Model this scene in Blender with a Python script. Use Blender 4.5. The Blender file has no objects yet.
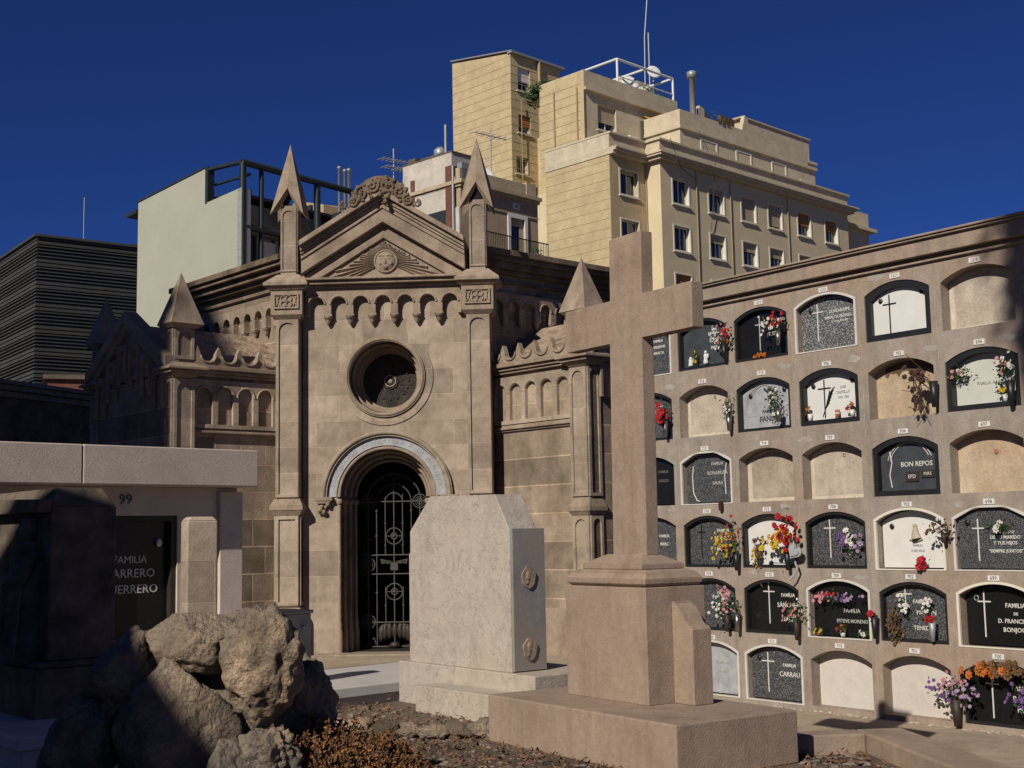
import bpy, math, random
from mathutils import Vector, Matrix, noise
from mathutils.geometry import tessellate_polygon
R = math.radians
random.seed(7)
scene = bpy.context.scene
col = scene.collection

# ---------------------------------------------------------------- camera
CAM_H = 1.78
PITCH, ROLL, FPX = 0.1154, -0.0188, 1303.1
cd = bpy.data.cameras.new('camera')
cam = bpy.data.objects.new('camera', cd); col.objects.link(cam)
cd.sensor_fit = 'HORIZONTAL'; cd.sensor_width = 36.0; cd.lens = FPX * 36.0 / 1024.0
cd.clip_start = 0.1; cd.clip_end = 2000
cp, sp = math.cos(PITCH), math.sin(PITCH)
F = Vector((0, cp, sp)); Rv = Vector((1, 0, 0)); Uv = Vector((0, -sp, cp))
c_, s_ = math.cos(ROLL), math.sin(ROLL)
R2 = Rv * c_ + Uv * s_; U2 = Rv * -s_ + Uv * c_
mw = Matrix.Identity(4)
for i in range(3):
    mw[i][0] = R2[i]; mw[i][1] = U2[i]; mw[i][2] = -F[i]
mw[2][3] = CAM_H
cam.matrix_world = mw
scene.camera = cam

# ---------------------------------------------------------------- light
SUN_AZ, SUN_EL = 31.0, 33.0          # sun stands behind the camera, to its left
world = bpy.data.worlds.new('World'); scene.world = world; world.use_nodes = True
nt = world.node_tree; nt.nodes.clear()
wo = nt.nodes.new('ShaderNodeOutputWorld'); bg = nt.nodes.new('ShaderNodeBackground'); sky = nt.nodes.new('ShaderNodeTexSky')
sky.sky_type = 'NISHITA'; sky.sun_disc = False
sky.sun_elevation = R(SUN_EL)
sx, sy = -math.sin(R(SUN_AZ)), -math.cos(R(SUN_AZ))      # horizontal direction to the sun
sky.sun_rotation = math.atan2(sx, sy) % (2 * math.pi)
sky.altitude = 4800; sky.air_density = 0.85; sky.dust_density = 0.0; sky.ozone_density = 10.0
bg.inputs['Strength'].default_value = 0.054
hs = nt.nodes.new('ShaderNodeHueSaturation'); hs.inputs['Saturation'].default_value = 1.07; hs.inputs['Hue'].default_value = .514   # polarised deep blue
nt.links.new(sky.outputs[0], hs.inputs['Color']); nt.links.new(hs.outputs[0], bg.inputs[0]); nt.links.new(bg.outputs[0], wo.inputs[0])
sd = bpy.data.lights.new('sun', 'SUN'); sd.energy = 4.8; sd.angle = R(0.5); sd.color = (1.0, 0.93, 0.83)
sun = bpy.data.objects.new('sun', sd); col.objects.link(sun)
to_sun = Vector((sx * math.cos(R(SUN_EL)), sy * math.cos(R(SUN_EL)), math.sin(R(SUN_EL))))
sun.rotation_euler = to_sun.to_track_quat('Z', 'Y').to_euler()
sun.location = (0, 0, 40)
scene.view_settings.view_transform = 'Standard'; scene.view_settings.look = 'None'
scene.view_settings.gamma = 1.0; scene.view_settings.use_curve_mapping = False
scene.view_settings.exposure = 0.0

# ---------------------------------------------------------------- tagging and building helpers
def tag(o, label=None, cat=None, group=None, kind=None):
    if label: o['label'] = label
    if cat: o['category'] = cat
    if group: o['group'] = group
    if kind: o['kind'] = kind
    return o
def empty(name, loc, deg=0, label=None, cat=None, group=None, tilt=None):
    o = bpy.data.objects.new(name, None); col.objects.link(o)
    o.empty_display_size = 0.2
    o.location = loc; o.rotation_euler = (0, 0, R(deg)) if tilt is None else (tilt[0], tilt[1], R(deg))
    return tag(o, label, cat, group)
class MB:
    def __init__(s): s.v = []; s.f = []; s.sm = set()
    def add(s, vs, fs, smooth=False, M=None):
        b = len(s.v)
        s.v += [tuple(M @ Vector(v)) if M is not None else tuple(v) for v in vs]
        for f in fs:
            if smooth: s.sm.add(len(s.f))
            s.f.append([b + i for i in f])
        return s
    def box(s, x0, x1, y0, y1, z0, z1, M=None):
        v = [(x0,y0,z0),(x1,y0,z0),(x1,y1,z0),(x0,y1,z0),(x0,y0,z1),(x1,y0,z1),(x1,y1,z1),(x0,y1,z1)]
        return s.add(v, [(3,2,1,0),(4,5,6,7),(0,1,5,4),(1,2,6,5),(2,3,7,6),(3,0,4,7)], M=M)
    def frust(s, cx, cy, z0, z1, ax, ay, bx, by, M=None, ox=0, oy=0):
        v = [(cx-ax,cy-ay,z0),(cx+ax,cy-ay,z0),(cx+ax,cy+ay,z0),(cx-ax,cy+ay,z0),
             (cx+ox-bx,cy+oy-by,z1),(cx+ox+bx,cy+oy-by,z1),(cx+ox+bx,cy+oy+by,z1),(cx+ox-bx,cy+oy+by,z1)]
        return s.add(v, [(3,2,1,0),(4,5,6,7),(0,1,5,4),(1,2,6,5),(2,3,7,6),(3,0,4,7)], M=M)
    def prism(s, poly, z0, z1, M=None):            # footprint polygon in xy
        n = len(poly)
        v = [(x,y,z0) for x,y in poly] + [(x,y,z1) for x,y in poly]
        return s.add(v, [tuple(range(n))[::-1], tuple(range(n,2*n))] + [(i,(i+1)%n,n+(i+1)%n,n+i) for i in range(n)], M=M)
    def plate(s, outer, holes, y0, y1, M=None, smooth=False):    # outline in xz, extruded from y0 (front) to y1
        loops = [outer] + list(holes)
        tris = tessellate_polygon([[Vector((x, z, 0)) for x, z in lp] for lp in loops])
        flat = [p for lp in loops for p in lp]; n = len(flat)
        v = [(x,y0,z) for x,z in flat] + [(x,y1,z) for x,z in flat]
        fs = []
        for a,b,c in tris:
            (ax,az),(bx,bz),(cx,cz) = flat[a],flat[b],flat[c]
            if (bx-ax)*(cz-az)-(bz-az)*(cx-ax) < 0: b,c = c,b
            fs += [(a,b,c),(c+n,b+n,a+n)]
        s.add(v, fs, M=M)
        o = 0
        for k, lp in enumerate(loops):
            m = len(lp)
            ar = sum(lp[i][0]*lp[(i+1)%m][1]-lp[(i+1)%m][0]*lp[i][1] for i in range(m))
            q = []
            for i in range(m):
                a, b = o+i, o+(i+1)%m
                fc = (b, a, a+n, b+n) if (ar > 0) == (k == 0) else (a, b, b+n, a+n)
                q.append(fc)
            s_v = len(s.v) - 2*n if k == 0 else s_v
            for fc in q: s.f.append([s_v + i for i in fc])
            o += m
        return s
    def tube(s, pts, r, n=8, cap=True, M=None):
        pts = [Vector(p) for p in pts]; rs = r if isinstance(r, (list, tuple)) else [r]*len(pts)
        vs = []; up = Vector((0,0,1))
        for i, p in enumerate(pts):
            d = (pts[min(i+1,len(pts)-1)] - pts[max(i-1,0)])
            d = d.normalized() if d.length > 1e-9 else Vector((0,0,1))
            if i == 0: a = d.cross(up if abs(d.z) < .95 else Vector((1,0,0))).normalized()
            else:
                a = a - d * a.dot(d); a = a.normalized() if a.length > 1e-6 else d.orthogonal().normalized()
            b = d.cross(a)
            for k in range(n):
                t = 2*math.pi*k/n
                vs.append(p + a*math.cos(t)*rs[i] + b*math.sin(t)*rs[i])
        fs = [(i*n+k, i*n+(k+1)%n, (i+1)*n+(k+1)%n, (i+1)*n+k) for i in range(len(pts)-1) for k in range(n)]
        s.add(vs, fs, True, M=M)
        if cap:
            m = len(pts)
            s.add(vs[:n], [tuple(range(n))[::-1]], M=M); s.add(vs[(m-1)*n:], [tuple(range(n))], M=M)
        return s
    def lathe(s, prof, c=(0,0,0), n=16, M=None, smooth=True):
        vs = [(c[0]+r*math.cos(2*math.pi*k/n), c[1]+r*math.sin(2*math.pi*k/n), c[2]+z) for r, z in prof for k in range(n)]
        fs = [(i*n+k, i*n+(k+1)%n, (i+1)*n+(k+1)%n, (i+1)*n+k) for i in range(len(prof)-1) for k in range(n)]
        return s.add(vs, fs, smooth, M=M)
    def ball(s, c, r, n=8, m=5, sc=(1,1,1), M=None, rough=0, smooth=True):
        vs = []; c = Vector(c)
        for i in range(m+1):
            ph = math.pi*i/m
            for k in range(n):
                t = 2*math.pi*k/n
                d = Vector((math.sin(ph)*math.cos(t), math.sin(ph)*math.sin(t), math.cos(ph)))
                rr = r*(1+rough*noise.noise(d*2.3+c*7)) if rough else r
                vs.append(c + Vector((d.x*sc[0], d.y*sc[1], d.z*sc[2]))*rr)
        fs = [(i*n+k, (i+1)*n+k, (i+1)*n+(k+1)%n, i*n+(k+1)%n) for i in range(m) for k in range(n)]
        return s.add(vs, fs, smooth, M=M)
    def build(s, name, mat, parent=None, bevel=0, seg=2, label=None):
        me = bpy.data.meshes.new(name); me.from_pydata(s.v, [], s.f)
        for i in s.sm: me.polygons[i].use_smooth = True
        me.materials.append(mat); me.validate(); me.update()
        o = bpy.data.objects.new(name, me); col.objects.link(o)
        if parent: o.parent = parent
        if bevel:
            b = o.modifiers.new('edge', 'BEVEL'); b.width = bevel; b.segments = seg; b.limit_method = 'ANGLE'; b.angle_limit = R(35)
        if label: o['label'] = label
        return o
def arc(cx, cz, r, a0, a1, n):
    return [(cx + r*math.cos(R(a0+(a1-a0)*i/n)), cz + r*math.sin(R(a0+(a1-a0)*i/n))) for i in range(n+1)]
def rect(x0, x1, z0, z1): return [(x0,z0),(x1,z0),(x1,z1),(x0,z1)]
def seg_arch(cx, w, z0, z1, rise, n=12, inset=0, shoulder=False):       # segmental arch opening, counterclockwise
    hw = w/2 - inset; z0 += inset; z1 -= inset
    if shoulder:
        return [(cx-hw,z0),(cx+hw,z0),(cx+hw,z1-rise),(cx+hw*.42,z1),(cx-hw*.42,z1),(cx-hw,z1-rise)]
    r = (hw*hw + rise*rise)/(2*rise); cz = z1 - r; a = math.degrees(math.asin(hw/r))
    return [(cx-hw,z0),(cx+hw,z0)] + arc(cx, cz, r, 90-a, 90+a, n)
def round_arch(cx, w, z0, zs, n=14): return [(cx-w/2,z0),(cx+w/2,z0)] + arc(cx, zs, w/2, 0, 180, n)
def text_mesh(name, txt, size, mat, parent, x, y, z, depth=.003, align='CENTER', M=None, squeeze=1.0, bold=0.0):
    cu = bpy.data.curves.new(name, 'FONT'); cu.body = txt; cu.size = size; cu.align_x = align; cu.align_y = 'CENTER'
    cu.extrude = depth; cu.resolution_u = 2; cu.offset = bold
    t = bpy.data.objects.new('tmp', cu); col.objects.link(t)
    dg = bpy.context.evaluated_depsgraph_get()
    me = bpy.data.meshes.new_from_object(t.evaluated_get(dg))
    bpy.data.objects.remove(t); bpy.data.curves.remove(cu)
    me.transform(Matrix.Diagonal((squeeze, 1, 1, 1)))
    me.transform((M if M is not None else Matrix.Translation((x, y, z))) @ Matrix.Rotation(R(90), 4, 'X'))
    me.name = name; me.materials.clear(); me.materials.append(mat)
    o = bpy.data.objects.new(name, me); col.objects.link(o); o.parent = parent
    return o

# ---------------------------------------------------------------- materials
def mat(name, base, rough=.8, var=.25, scale=6, bump=.3, bscale=40, spec=.3, dark=None, metal=0, stain=0, streak=0, detail=8, joints=None, speck=None, bdist=.01, hue=None, grain=None, vein=0):
    m = bpy.data.materials.new(name); m.use_nodes = True
    n = m.node_tree.nodes; l = m.node_tree.links; n.clear()
    out = n.new('ShaderNodeOutputMaterial'); p = n.new('ShaderNodeBsdfPrincipled'); l.new(p.outputs[0], out.inputs[0])
    p.inputs['Roughness'].default_value = rough; p.inputs['Metallic'].default_value = metal
    p.inputs['Specular IOR Level'].default_value = spec
    tc = n.new('ShaderNodeTexCoord'); co = tc.outputs['Object']
    def noise_(sc, det=detail, rg=.6, vec=co):
        t = n.new('ShaderNodeTexNoise'); t.inputs['Scale'].default_value = sc; t.inputs['Detail'].default_value = det
        t.inputs['Roughness'].default_value = rg; l.new(vec, t.inputs['Vector']); return t.outputs['Fac']
    def ramp(fac, a, b, ca=(0,0,0,1), cb=(1,1,1,1)):
        r = n.new('ShaderNodeValToRGB'); r.color_ramp.elements[0].position = a; r.color_ramp.elements[1].position = b
        r.color_ramp.elements[0].color = ca; r.color_ramp.elements[1].color = cb; l.new(fac, r.inputs[0]); return r.outputs[0]
    def mix(fac, a, b, mode='MIX'):
        x = n.new('ShaderNodeMix'); x.data_type = 'RGBA'; x.blend_type = mode
        for sck, val in ((x.inputs[0], fac), (x.inputs[6], a), (x.inputs[7], b)):
            if isinstance(val, (int, float)): sck.default_value = val
            elif isinstance(val, tuple): sck.default_value = val
            else: l.new(val, sck)
        return x.outputs[2]
    B = (*base, 1); D = (*(dark if dark else tuple(c*(1-var) for c in base)), 1)
    lo = tuple(min(1, c*(1+var*.6)) for c in base) + (1,)
    c = ramp(noise_(scale), .3, .7, D, lo)
    if hue:
        c = mix(ramp(noise_(scale*.35, 3), .42, .62), c, (*hue, 1))
    if speck:
        v = n.new('ShaderNodeTexNoise'); v.inputs['Scale'].default_value = speck[0]; v.inputs['Detail'].default_value = 2; l.new(co, v.inputs['Vector'])
        c = mix(ramp(v.outputs['Fac'], .52, .62), c, (*speck[1], 1))
    h = noise_(bscale)
    if stain:
        c = mix(ramp(noise_(1.3, 6, .7), .52, .72, (0,0,0,1), (stain,stain,stain,1)), c, tuple(x*.35 for x in base)+(1,))
    if streak:
        mp = n.new('ShaderNodeMapping'); mp.inputs['Scale'].default_value = (9, 9, .8); l.new(co, mp.inputs['Vector'])
        c = mix(ramp(noise_(1, 5, .6, mp.outputs[0]), .5, .75, (0,0,0,1), (streak,streak,streak,1)), c, tuple(x*.45 for x in base)+(1,))
    if grain is None: grain = .22 if (rough >= .85 and bump) else 0
    if grain:
        c = mix(1.0, c, ramp(noise_(bscale*2.2, 3, .7), .25, .75, (1-grain,1-grain,1-grain,1), (1+grain*.8,1+grain*.8,1+grain*.8,1)), 'MULTIPLY')
        c = mix(1.0, c, ramp(noise_(bscale*.22, 5, .7), .3, .7, (1-grain*.8,)*3+(1,), (1+grain*.5,)*3+(1,)), 'MULTIPLY')
    if vein:
        vt = n.new('ShaderNodeTexNoise'); vt.inputs['Scale'].default_value = 3.2; vt.inputs['Detail'].default_value = 7; vt.inputs['Roughness'].default_value = .65; vt.inputs['Distortion'].default_value = 1.2; l.new(co, vt.inputs['Vector'])
        vr_ = n.new('ShaderNodeValToRGB'); e_ = vr_.color_ramp.elements; e_[0].position = .485; e_[0].color = (0,0,0,1); e_[1].position = .5; e_[1].color = (vein,vein,vein,1); e3 = vr_.color_ramp.elements.new(.515); e3.color = (0,0,0,1); l.new(vt.outputs['Fac'], vr_.inputs[0])
        c = mix(vr_.outputs[0], c, tuple(x*.5 for x in base)+(1,))
    bumpin = h
    if joints:
        bw, bh, ms, jc, tv = joints
        sx_ = n.new('ShaderNodeSeparateXYZ'); l.new(co, sx_.inputs[0])
        ad = n.new('ShaderNodeMath'); ad.operation = 'ADD'; l.new(sx_.outputs[0], ad.inputs[0]); l.new(sx_.outputs[1], ad.inputs[1])
        cb = n.new('ShaderNodeCombineXYZ'); l.new(ad.outputs[0], cb.inputs[0]); l.new(sx_.outputs[2], cb.inputs[1])
        br = n.new('ShaderNodeTexBrick'); l.new(cb.outputs[0], br.inputs['Vector'])
        br.inputs['Scale'].default_value = 1; br.inputs['Brick Width'].default_value = bw; br.inputs['Row Height'].default_value = bh
        br.inputs['Mortar Size'].default_value = ms; br.inputs['Mortar Smooth'].default_value = .2
        br.inputs['Color1'].default_value = (1-tv,1-tv,1-tv,1); br.inputs['Color2'].default_value = (1+tv*.4,1+tv*.4,1+tv*.4,1); br.inputs['Mortar'].default_value = (*jc, 1)
        c = mix(1.0, c, br.outputs['Color'], 'MULTIPLY')
        mm = n.new('ShaderNodeMath'); mm.operation = 'MULTIPLY_ADD'; l.new(br.outputs['Fac'], mm.inputs[0]); mm.inputs[1].default_value = -1.2
        l.new(h, mm.inputs[2]); bumpin = mm.outputs[0]
    l.new(c, p.inputs['Base Color'])
    if bump:
        b = n.new('ShaderNodeBump'); b.inputs['Strength'].default_value = bump; b.inputs['Distance'].default_value = bdist
        l.new(bumpin, b.inputs['Height']); l.new(b.outputs[0], p.inputs['Normal'])
    return m
MT = {}
MT['sand'] = mat('sandstone', (.315,.245,.18), .9, .35, 2.6, .6, 30, dark=(.19,.14,.097), stain=.75, streak=.5)
MT['sandw'] = mat('sandstone_blocks', (.34,.265,.195), .9, .3, 2.3, .5, 30, dark=(.20,.147,.10), stain=.5, streak=.35, joints=(.62,.42,.010,(1.5,1.45,1.35),.5), bdist=.012)
MT['sandl'] = mat('sandstone_smooth_blocks', (.385,.31,.235), .9, .2, 2.5, .5, 35, dark=(.26,.20,.145), stain=.32, streak=.30, joints=(.72,.40,.005,(1.18,1.18,1.15),.28), bdist=.008)
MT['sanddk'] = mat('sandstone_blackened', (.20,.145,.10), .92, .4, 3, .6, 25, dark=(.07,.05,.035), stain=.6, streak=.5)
MT['roofst'] = mat('roof_rubble_mortar', (.36,.27,.20), .95, .5, 5, 1.0, 14, dark=(.17,.12,.08), bdist=.05)
MT['cross'] = mat('pink_sandstone', (.335,.245,.178), .88, .18, 2.6, .6, 70, dark=(.235,.17,.12), stain=.38, streak=.38, bdist=.006, vein=.3, grain=.17, hue=(.30,.225,.168))
MT['cenot'] = mat('pale_travertine', (.42,.365,.305), .75, .12, 2, .5, 50, dark=(.37,.325,.27), streak=.22, stain=.22, bdist=.008, hue=(.43,.365,.295), grain=.14, vein=.8)
MT['marb'] = mat('white_marble', (.50,.47,.43), .5, .1, 3, .1, 40, dark=(.44,.42,.39))
MT['bluemarb'] = mat('blue_grey_marble', (.25,.24,.235), .5, .25, 5, .2, 40, dark=(.13,.135,.15), hue=(.24,.21,.18))
MT['niche'] = mat('niche_wall_render', (.31,.275,.236), .92, .18, 1.7, .6, 45, dark=(.25,.20,.155), stain=.40, streak=.45, hue=(.315,.235,.175), bdist=.01, grain=.2, vein=.35)
MT['plast'] = mat('sealed_plaster', (.46,.395,.315), .92, .15, 2.5, .5, 30, dark=(.37,.31,.24), stain=.3, streak=.3, vein=.5, bdist=.006)
MT['plastw'] = mat('sealed_white_plaster', (.54,.495,.44), .92, .08, 2.5, .4, 30, dark=(.48,.435,.38), grain=.08, stain=.12, bdist=.006)
MT['plastg'] = mat('weathered_grey_plaster', (.34,.285,.22), .92, .35, 4, .7, 20, dark=(.22,.18,.135), stain=.4, bdist=.01)
MT['plasts'] = mat('rust_stained_plaster', (.48,.40,.30), .92, .3, 3, .4, 30, dark=(.40,.30,.20), hue=(.38,.27,.165), streak=.3)
MT['black'] = mat('polished_black_granite', (.010,.010,.010), .25, .2, 20, 0, spec=.3)
MT['gran'] = mat('speckled_grey_granite', (.045,.047,.05), .35, .3, 60, .05, 100, dark=(.02,.02,.022), speck=(120,(.16,.16,.16)))
MT['granl'] = mat('coarse_speckled_granite', (.10,.10,.10), .35, .3, 60, .05, 100, dark=(.03,.03,.03), speck=(75,(.30,.30,.29)))
MT['slate'] = mat('dark_slate', (.05,.055,.06), .4, .25, 10, .1, 60)
MT['marbw'] = mat('white_grave_marble', (.62,.61,.57), .4, .06, 4, .03, 40, dark=(.56,.55,.51))
MT['marbp'] = mat('pale_green_marble', (.50,.50,.44), .4, .08, 4, .03, 40)
MT['marbg'] = mat('grey_veined_marble', (.33,.335,.34), .4, .3, 9, .05, 40, dark=(.24,.245,.25))
MT['frame'] = mat('dark_metal_frame', (.012,.012,.012), .45, .2, 10, 0, spec=.5)
MT['framel'] = mat('light_cement_frame', (.52,.49,.44), .8, .12, 8, .2, 40)
MT['gold'] = mat('engraved_white_paint', (.55,.53,.48), .6, .05, 5, 0)
MT['faint'] = mat('faint_grey_engraving', (.12,.11,.10), .6, .05, 5, 0)
MT['faintl'] = mat('worn_engraving', (.36,.35,.33), .7, .05, 5, 0)
MT['num'] = mat('number_enamel', (.62,.60,.55), .5, .05, 5, 0)
MT['ink'] = mat('number_ink', (.05,.05,.05), .6, .05, 5, 0)
MT['iron'] = mat('wrought_iron', (.075,.068,.06), .6, .2, 10, .2, 60, metal=.2)
MT['bronze'] = mat('dull_bronze', (.045,.036,.028), .55, .3, 10, .2, 60, metal=.2)
MT['disc'] = mat('dark_relief_disc', (.05,.042,.034), .95, .4, 8, .6, 30, dark=(.02,.017,.014))
MT['patch'] = mat('grey_cement_patch', (.345,.315,.275), .95, .2, 9, .5, 40, dark=(.27,.24,.205), stain=.3)
MT['steel'] = mat('vase_steel', (.30,.28,.25), .3, .2, 10, 0, metal=.9)
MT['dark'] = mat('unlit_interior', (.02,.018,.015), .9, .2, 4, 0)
MT['yel'] = mat('yellow_render', (.58,.485,.31), .9, .08, .4, .15, 8, dark=(.53,.44,.28), streak=.12, grain=.08)
MT['yels'] = mat('yellow_siding', (.47,.375,.215), .85, .08, .4, .15, 8, dark=(.43,.34,.195), streak=.08)
MT['cream'] = mat('cream_render', (.54,.46,.33), .9, .08, .4, .15, 8, dark=(.47,.40,.28), streak=.10)
MT['ochre'] = mat('ochre_render', (.40,.30,.19), .9, .12, .5, .15, 8, dark=(.33,.245,.155), streak=.15)
MT['whiteb'] = mat('pale_green_white_render', (.34,.34,.265), .9, .05, .3, .08, 6, dark=(.315,.315,.245), streak=.08, grain=.04)
MT['seam'] = mat('siding_seam', (.34,.265,.15), .9, .1, 3, 0)
MT['corn'] = mat('cornice_stone', (.42,.34,.22), .9, .1, 2, .2, 10)
MT['glass'] = mat('window_glass', (.02,.025,.03), .08, .3, .6, 0, spec=.8)
MT['wfr'] = mat('white_window_frame', (.62,.60,.55), .6, .05, 4, 0)
MT['rev'] = mat('window_surround', (.60,.56,.46), .8, .05, 4, 0)
MT['shut'] = mat('cream_roller_shutter', (.38,.31,.21), .7, .1, 4, 0)
MT['shuto'] = mat('orange_roller_shutter', (.33,.14,.045), .7, .1, 4, 0)
MT['steeld'] = mat('dark_blue_steel', (.022,.03,.036), .5, .2, 2, 0)
MT['office'] = mat('dark_louvre_metal', (.05,.05,.046), .7, .2, .3, 0)
MT['officeg'] = mat('dark_office_glass', (.022,.03,.038), .25, .5, .25, 0, spec=.5)
MT['brickred'] = mat('red_brick', (.15,.06,.042), .9, .3, 5, .3, 30)
MT['pwhite'] = mat('peeling_white_plaster', (.50,.45,.38), .9, .15, .8, .2, 10)
MT['alu'] = mat('galvanised_metal', (.30,.31,.32), .5, .1, 5, 0, metal=.4)
MT['wpaint'] = mat('white_painted_metal', (.65,.65,.62), .5, .05, 5, 0)
MT['awn'] = mat('striped_awning_cloth', (.50,.30,.03), .8, .2, 5, 0)
MT['roof'] = mat('flat_roof', (.12,.09,.07), .9, .3, 2, .2, 20)
MT['terra'] = mat('terracotta', (.35,.13,.06), .8, .2, 6, .2, 40)
MT['rock'] = mat('weathered_limestone', (.36,.265,.175), .95, .5, 4.5, 1.0, 22, dark=(.12,.088,.06), bdist=.05, hue=(.20,.165,.13), stain=.5, grain=.35)
MT['rock2'] = mat('grey_limestone', (.31,.235,.165), .95, .5, 3.5, 1.0, 20, dark=(.10,.08,.06), bdist=.05, hue=(.18,.155,.125), stain=.5, grain=.35)
MT['darkst'] = mat('shade_darkened_stone', (.16,.125,.09), .85, .35, 4, .8, 90, dark=(.03,.024,.018), bdist=.01)  # albedo lowered so the monument's shade is partly in the colour
MT['pinkst'] = mat('pinkish_granite_slab', (.56,.475,.40), .8, .1, 3, .3, 80, dark=(.47,.395,.33), speck=(130,(.40,.34,.29)), stain=.15)
MT['plastm'] = mat('mortar_rim', (.54,.46,.36), .92, .1, 6, .4, 30)
MT['path'] = mat('sandy_concrete_path', (.36,.29,.215), .95, .25, .9, .6, 30, dark=(.25,.195,.14), stain=.25, bdist=.01)
MT['soil'] = mat('dark_gravel_soil', (.12,.09,.065), .95, .5, 3, 1.0, 22, dark=(.05,.037,.026), bdist=.03, hue=(.16,.125,.09))
MT['leafd'] = mat('dead_leaf', (.19,.10,.05), .8, .5, 9, 0, dark=(.08,.045,.025))
MT['peb'] = mat('pebble', (.21,.17,.13), .9, .4, 3, .3, 40, dark=(.13,.11,.09))
MT['leaf'] = mat('green_leaf', (.035,.075,.02), .6, .4, 9, 0)
MT['leafb'] = mat('rust_brown_succulent', (.30,.125,.055), .7, .5, 14, 0, dark=(.12,.06,.025), hue=(.22,.12,.045))
for k_, c_2 in {'red':(.42,.015,.02),'white':(.72,.68,.62),'pink':(.60,.24,.27),'purple':(.17,.08,.24),'yellow':(.58,.40,.03),'orange':(.50,.14,.02),'dried':(.06,.025,.018),'lilac':(.40,.27,.42),'brown':(.14,.075,.03),'teal':(.05,.30,.25)}.items():
    MT['p_'+k_] = mat(k_+'_petal', tuple(q_*.8 for q_ in c_2), .6, .3, 25, 0)
# ================================================================ ground
g = MB(); g.box(-600, 600, -300, 900, -1, 0)
tag(g.build('ground', MT['soil']), kind='structure')
pa = MB(); pa.prism([(1.55,12.0),(3.2,9.5),(5.5,6.0),(9,6),(9,3),(16,-8),(16,4),(2.0,17),(-1.5,19.5),(-.2,14.6)], -.01, .004)
tag(pa.build('niche_path', MT['path']), kind='structure')
pf = MB(); pf.prism([(-7,15.2),(-.2,15.0),(.9,15.0),(1.8,17.5),(3,24),(-9,24)], -.01, .004)
tag(pf.build('forecourt_path', MT['path']), kind='structure')

# ================================================================ mausoleum
MX, MY = -2.075 + .08*math.cos(R(3.3)), 20.3 - .08*math.sin(R(3.3))
ma = empty('mausoleum', (MX, MY, 0), -3.3, 'ornate brown sandstone mausoleum with a gabled front, round window and arched iron door', 'mausoleum')
def T(x, y, deg): return Matrix.Translation((x, y, 0)) @ Matrix.Rotation(R(deg), 4, 'Z')
# ---- front wall with door and oculus holes, stepped reveals
OC = 4.285; DX = .02; DZ = 2.42
def door(r): return [(DX-r,.02),(DX+r,.02)] + arc(DX, DZ, r, 0, 180, 32)
def circ(r, cz=OC, cx=0, n=40): return arc(cx, cz, r, 0, 360, n)[:-1]
fw = MB(); fw.plate(rect(-1.3,1.3,0,5.86), [door(.77), circ(.57)], 0, .18)
fw.build('front_wall', MT['sandl'], ma)
st = MB()
for k, (rd, ro) in enumerate(((.72,.53),(.66,.48),(.60,.44))):
    st.plate(rect(-1.3,1.3,0,5.3), [door(rd), circ(ro)], .18+.16*k, .18+.16*(k+1))
st.build('doorway_reveal', MT['sand'], ma)
ft = MB()
for k,(rd,y) in enumerate(((.77,.02),(.72,.19),(.66,.35),(.60,.5))):
    rr = .028
    ft.tube([(DX+x, y, z) for x, z in arc(0, DZ, rd-.02, 0, 180, 28)], rr, 8)
    for sgn in (-1,1):
        xx = DX+sgn*(rd-.02)
        ft.tube([(xx,y,.5),(xx,y,DZ-.12)], rr, 8)
        ft.lathe([(rr*1.2,.0),(rr*2,.02),(rr*2,.07),(rr*1.3,.09)], (xx,y,DZ-.12), 8)
        ft.lathe([(rr*1.9,.02),(rr*1.9,.34),(rr*1.2,.42),(rr*1.6,.46),(rr,.52)], (xx,y,.0), 8)
ft.build('doorway_colonnettes', MT['sand'], ma)
def ringp(mb, ro, ri, y0, y1, cz, cx=0, half=False):
    if half: mb.plate(arc(cx,cz,ro,0,180,36)+arc(cx,cz,ri,180,0,36), [], y0, y1)
    else: mb.plate(circ(ro,cz,cx,48), [circ(ri,cz,cx,48)], y0, y1)
h = MB(); ringp(h, .765, .60, -.018, .0, OC); h.build('oculus_halo', MT['sandl'], ma)
h = MB(); ringp(h, .64, .565, -.05, .02, OC); h.tube([(x,-.04,z) for x,z in arc(0,OC,.60,0,360,48)], .03, 8, cap=False)
h.tube([(x,.17,z) for x,z in arc(0,OC,.535,0,360,48)], .02, 8, cap=False); h.build('oculus_moulding', MT['sand'], ma)
h = MB(); h.plate(circ(.455), [], .575, .598); od = h.build('oculus_disc', MT['disc'], ma)
h = MB()
for k in range(8):
    a = R(45*k); cx, cz = .085*math.cos(a), OC+.085*math.sin(a)
    h.tube([(cx+.05*math.cos(t*math.pi/6), .565, cz+.05*math.sin(t*math.pi/6)) for t in range(13)], .009, 6, cap=False)
for k in range(16):
    a = R(22.5*k); h.tube([(.16*math.cos(a),.57,OC+.16*math.sin(a)),(.36*math.cos(a+.2),.57,OC+.36*math.sin(a+.2))], .006, 5); h.ball((.30*math.cos(a),.57,OC+.30*math.sin(a)), .02, 6, 4)
h.build('oculus_rosette', MT['bronze'], od)
h = MB(); h.ball((0,.57,OC),.05,8,5,(1,.4,1)); h.tube([(x,.565,z) for x,z in arc(0,OC,.09,0,360,20)], .012, 6, cap=False); h.build('oculus_monogram', MT['plastg'], od)
h = MB(); ringp(h, 1.03, .93, -.07, .0, DZ, DX, True); h.tube([(x,-.07,z) for x,z in arc(DX,DZ,.985,0,180,40)], .035, 8)
h.build('door_hood_mould', MT['sandl'], ma)
h = MB(); ringp(h, .925, .785, -.02, .0, DZ, DX, True); ib = h.build('inscription_band', MT['marbg'], ma)
word = 'PANTEON DE LA FAMILIA A LA MEMORIA'
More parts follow.
